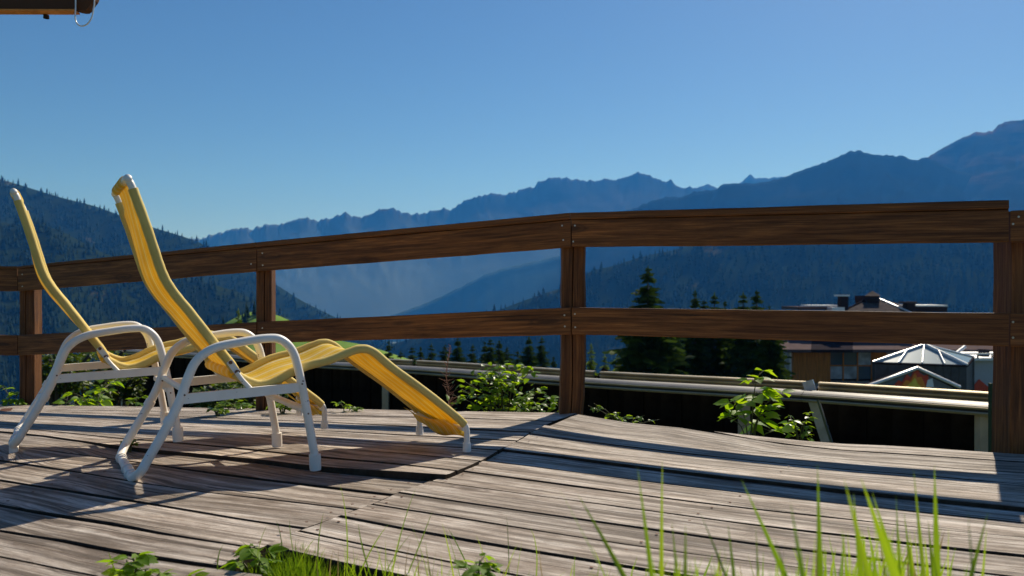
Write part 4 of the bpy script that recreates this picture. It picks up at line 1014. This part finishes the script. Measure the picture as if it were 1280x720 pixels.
# shrubs beyond the deck at the left
def shrub(px, py, d, w_, h_, seed, label, mat=SHRUB, n=900):
    r = random.Random(seed); base = wp(px, py, d); root = empty('shrub', base, label=label, cat='shrub'); mb = MB(); st = MB()
    for k in range(9):
        a = k * .7; tip = Vector((math.cos(a) * w_ * .4, math.sin(a) * w_ * .4, h_ * r.uniform(.5, .85))); st.tube(spline([(0, 0, -.6), tip * .5, tip], 4), .02, 6)
    for i in range(n):
        a, b, c = r.gauss(0, 1), r.gauss(0, 1), r.gauss(0, 1); l = math.sqrt(a*a+b*b+c*c); q = Vector((a, b, c)) / l * r.uniform(.6, 1.0) ** .5; k = .78 + .35 * noise.noise(q * 2.2 + Vector((seed, 0, 0)))
        p = Vector((q.x * w_ / 2 * k, q.y * w_ / 2 * k, h_ * .5 + q.z * h_ / 2 * k)); sz = r.uniform(.07, .12); Mx = leaf_rot(r.uniform(0, 6.3), r.uniform(-.6, .5), r.uniform(-.7, .7)).to_3x3()
        mb.add([p + Mx @ Vector(v) * sz for v in ((0, 0, 0), (.4, .3, .05), (1, 0, -.1), (.4, -.3, .05))], [(0, 2, 1), (0, 3, 2)])
    mb.build('foliage', mat, root, kind='stuff'); st.build('branches', BARK, root)
shrub(75, 500, 11, .9, .75, 1, 'rounded green shrub below the deck beside the leftmost post')
shrub(110, 505, 12, 1.3, .95, 2, 'broad dark green shrub below the deck under the farther lounger')
shrub(150, 505, 13, .9, .7, 3, 'small shrub below the deck in front of the far guard rail end')
shrub(300, 520, 9, 1.1, .45, 4, 'dark low shrub under the guard rail behind the nearer lounger')

# ------------------------------------------------------------------ foreground grass and weeds
def blade(mb, base, tip, bend, wd, n=6, face=None):
    base, tip = Vector(base), Vector(tip); mid = (base + tip) / 2 + Vector(bend); pv = []
    for i in range(n + 1):
        t = i / n; p = base * (1-t)**2 + mid * 2 * t * (1-t) + tip * t * t; ww = wd * .72 * (min(1, 1.25 - t * .25) * (1 - t ** 3)) + .0001
        sd_ = Vector((math.cos(face or 0), math.sin(face or 0), 0)); pv.append((p - sd_ * ww, p + Vector((0, .0, 0)) + Vector((-sd_.y, sd_.x, 0)) * ww * .35, p + sd_ * ww))
    vs = [q for r_ in pv for q in r_]; fs = []
    for i in range(n):
        for k in range(2): fs.append((i*3+k, i*3+k+1, (i+1)*3+k+1, (i+1)*3+k))
    mb.add(vs, fs, None, True)
g = MB(); gd = MB(); r = random.Random(11)
big = [((722, 617), (826, 730), .95, 9), ((797, 585), (823, 730), .95, 6), ((828, 575), (825, 730), 1.0, 5), ((927, 600), (1012, 722), .95, 8), ((1022, 580), (1021, 722), .95, 8),
       ((1142, 587), (1152, 722), 1.0, 8), ((1168, 582), (1156, 722), 1.0, 8), ((1067, 617), (1073, 722), 1.0, 7), ((1076, 597), (1142, 722), .85, 14), ((1120, 620), (1112, 722), 1.05, 6),
       ((857, 655), (846, 722), .9, 10), ((840, 652), (842, 722), 1.0, 6), ((875, 640), (915, 722), 1.0, 5), ((1235, 640), (1168, 722), .95, 8), ((1210, 640), (1190, 690), .8, 9), ((988, 628), (1002, 722), .8, 9),
       ((910, 655), (908, 722), 1.0, 7), ((1055, 598), (1095, 722), .8, 11), ((1090, 615), (1125, 722), .95, 9), ((1160, 650), (1150, 722), 1.1, 6), ((700, 612), (742, 650), .95, 3), ((1130, 640), (1128, 722), 1.1, 6), ((945, 660), (940, 722), 1.0, 6), ((968, 670), (985, 722), .95, 6)]
for (tx, ty), (bx_, by_), d, wpx in big:
    tip = wp(tx, ty, d); low = wp(bx_, by_, d * .96); dd = low - tip; s_ = (-.14 - tip.z) / dd.z; base = tip + dd * s_; base.x = low.x + (base.x - low.x) * .4
    blade(g, base, tip, ((low.x - tip.x) * .12 + r.uniform(-.01, .01), 0, r.uniform(.0, .05)), wpx * 1.3 / FPX * d, 10, r.uniform(-.5, .5))
for i in range(340):
    k = r.random(); d = r.uniform(.9, 1.35)
    if k < .46: px = r.gauss(1112, 42); ty = r.uniform(655, 735)
    elif k < .66: px = r.gauss(862, 38); ty = r.uniform(680, 735)
    elif k < .80: px = r.gauss(1000, 30); ty = r.uniform(670, 730)
    else: px = r.uniform(740, 1280); ty = r.uniform(702, 742)
    ln = r.gauss(0, 26); tip = wp(px + ln, ty, d); bp = wp(px + r.uniform(-8, 8), 760, d); bp.z = -.14
    blade(g if i % 9 else gd, bp, tip, (r.uniform(-.05, .05), r.uniform(-.03, .03), r.uniform(0, .07)), r.uniform(.0022, .0075), 7, r.uniform(-1.3, 1.3))
for i in range(170):          # thinner sharp blades along the deck edge
    px = r.choice((r.uniform(395, 560), r.uniform(395, 560), r.uniform(560, 800))); d = r.uniform(1.45, 1.75); k = r.random() ** 2; tip = wp(px + r.gauss(0, 28), 730 - 90 * k * (.4 + .6 * r.random()), d); bp = wp(px, 760, d); bp.z = -.14
    blade(g if i % 5 else gd, bp, tip, (r.uniform(-.04, .04), 0, r.uniform(.01, .05)), r.uniform(.0010, .0026), 7, r.uniform(-1, 1))
gd.build('dry_grass', mat_leaf('dry_grass_blade', (.22, .17, .08), (.38, .30, .14), .4, .6, 'island', (1.1, 1.0, .7), .1), kind='stuff', label='sparse straw-coloured dead blades among the foreground grass')
g.build('grass', GRASS, kind='stuff', label='tall blurred bright green grass blades standing in front of the deck')
g = MB()
for i in range(3800):         # dense tuft in the notch of the deck
    px = r.triangular(285, 500, 375); d = lerp(1.93, 1.62, clamp((px - 285) / 215)) + r.uniform(-.16, .10); x = (px - 640) / FPX * d
    hgt = r.uniform(.02, .09) * (1.15 - abs(px - 375) / 150) + .012; lean = r.uniform(-.05, .05)
    blade(g, (x, d, -.13), (x + lean, d + r.uniform(-.04, .04), -.12 + hgt + .03), (r.uniform(-.01, .01), 0, .02), r.uniform(.0012, .0032), 4, r.uniform(-1.5, 1.5))
for tx, ty, bx_, by_ in ((425, 605, 432, 700), (300, 675, 350, 715), (345, 650, 352, 720), (362, 648, 380, 720), (516, 665, 470, 720), (486, 655, 440, 720), (448, 655, 470, 715), (405, 640, 398, 715), (135, 690, 150, 740), (335, 655, 320, 725), (395, 672, 360, 720), (280, 680, 275, 740), (540, 640, 500, 715), (560, 660, 600, 720), (633, 645, 636, 722), (663, 660, 668, 722), (520, 610, 486, 700)):
    d = 1.75; tip = wp(tx, ty, d); bp = wp(bx_, by_, d); bp.z = min(bp.z, -.05); blade(g, bp, tip, (r.uniform(-.02, .02), 0, .03), .0022, 8, r.uniform(-1, 1))
g.build('grass', mat_leaf('short_grass', (.05, .12, .012), (.15, .26, .03), .5, .45, 'island'), kind='stuff', label='thick short grass tuft filling the notch at the front of the deck')
f0 = wp(175, 790, 1.62)
plant('leafy_weed', 'broad-leaved green weed at the bottom left in front of the deck boards', f0, [tuple(wp(x, y, 1.62) - f0) for x, y in ((158, 700), (165, 692), (182, 712), (200, 716), (240, 722), (148, 712))], .036, 51, per=6, lmin=.45, cat='weed')
f1 = wp(597, 780, 1.5)
plant('leafy_weed', 'upright green weed sprig at the bottom centre of the photo', f1, [tuple(wp(x, y, 1.5) - f1) for x, y in ((600, 700), (590, 708), (606, 712))], .036, 52, per=4, lmin=.5, cat='weed')
f2 = wp(318, 770, 1.8)
plant('leafy_weed', 'broad-leaved weed at the left end of the grass tuft', f2, [tuple(wp(x, y, 1.8) - f2) for x, y in ((318, 682), (302, 700), (328, 695))], .05, 53, per=3, lmin=.6, cat='weed')

# ------------------------------------------------------------------ eave corner with hanging wire loop, upper left
def eave():
    d = 4.0; o = wp(-60, -60, d); root = empty('roof_eave', o, label='dark brown wooden roof corner jutting in at the top left', cat='roof')
    a, b = wp(-420, 14, d), wp(95, 19, d)
    mb = MB(); th = .12
    # beam with a rounded end
    endp = [(93, -46), (121, -46), (119, -6), (117, 0), (113, 5), (110, 10.5), (106, 13.5), (101, 13.5), (96, 12.5), (93, 11.5)]
    P_ = [wp(x, y, d) - o for x, y in endp]; n = len(P_); Q_ = [p + Vector((0, .045, 0)) for p in P_]
    MB().add(P_ + Q_, [tuple(range(n)), tuple(reversed(range(n, 2*n)))] + [(i, n+i, n+(i+1) % n, (i+1) % n) for i in range(n)]).build('beam_end', RAIL, root)
    pl = [(-420, -50), (92.4, -46), (92.4, 11.0), (-420, 9.4)]; P_ = [wp(x, y, d - .02) - o for x, y in pl]; Q_ = [p + Vector((0, .05, 0)) for p in P_]
    MB().add(P_ + Q_, [(0, 1, 2, 3), (7, 6, 5, 4)] + [(i, 4+i, 4+(i+1) % 4, (i+1) % 4) for i in range(4)]).build('beam', POSTW, root)
    pl = [(-420, 9.7), (92, 11.3), (92, 13.2), (-420, 11.6)]; P_ = [wp(x, y, d - .03) - o for x, y in pl]; Q_ = [p + Vector((0, .06, 0)) for p in P_]
    MB().add(P_ + Q_, [(0, 1, 2, 3), (7, 6, 5, 4)] + [(i, 4+i, 4+(i+1) % 4, (i+1) % 4) for i in range(4)]).build('batten', ORANGE, root)
    k = wp(53.5, 16.5, d) - o; MB().tube([k + Vector((0, .03, .0)), k + Vector((0, .03, -.016))], .014, 10).build('bolt', DARKM, root)
    W_ = MB().tube(spline([wp(94, -40, d - .05), wp(94.5, 5, d - .05), wp(94, 22, d - .05), wp(96.5, 29.5, d - .05), wp(102, 32.5, d - .05), (wp(109, 30, d - .05)), wp(114.5, 22, d - .05), wp(117, 10, d - .05), wp(118, 0, d - .05), wp(118, -40, d - .05)], 5), .0035, 8)
    W_.build('wire_loop', LIGHTM, label='thin wire loop hanging from the roof corner', cat='wire')
eave()

# ------------------------------------------------------------------ air
hz = MB().box((0, 2900, 415), (20000, 12600, 1870)).build('haze', None, kind='stuff', label='thin blue haze filling the valley air')
hm = bpy.data.materials.new('valley_haze'); hm.use_nodes = True; hm.node_tree.nodes.clear()
pv = hm.node_tree.nodes.new('ShaderNodeVolumePrincipled'); ho = hm.node_tree.nodes.new('ShaderNodeOutputMaterial')
pv.inputs['Color'].default_value = (.05, .31, 1.0, 1); pv.inputs['Density'].default_value = 7.5e-5; pv.inputs['Absorption Color'].default_value = (.9, .9, .9, 1);  pv.inputs['Anisotropy'].default_value = .2
hm.node_tree.links.new(pv.outputs[0], ho.inputs['Volume']); hz.data.materials.append(hm)
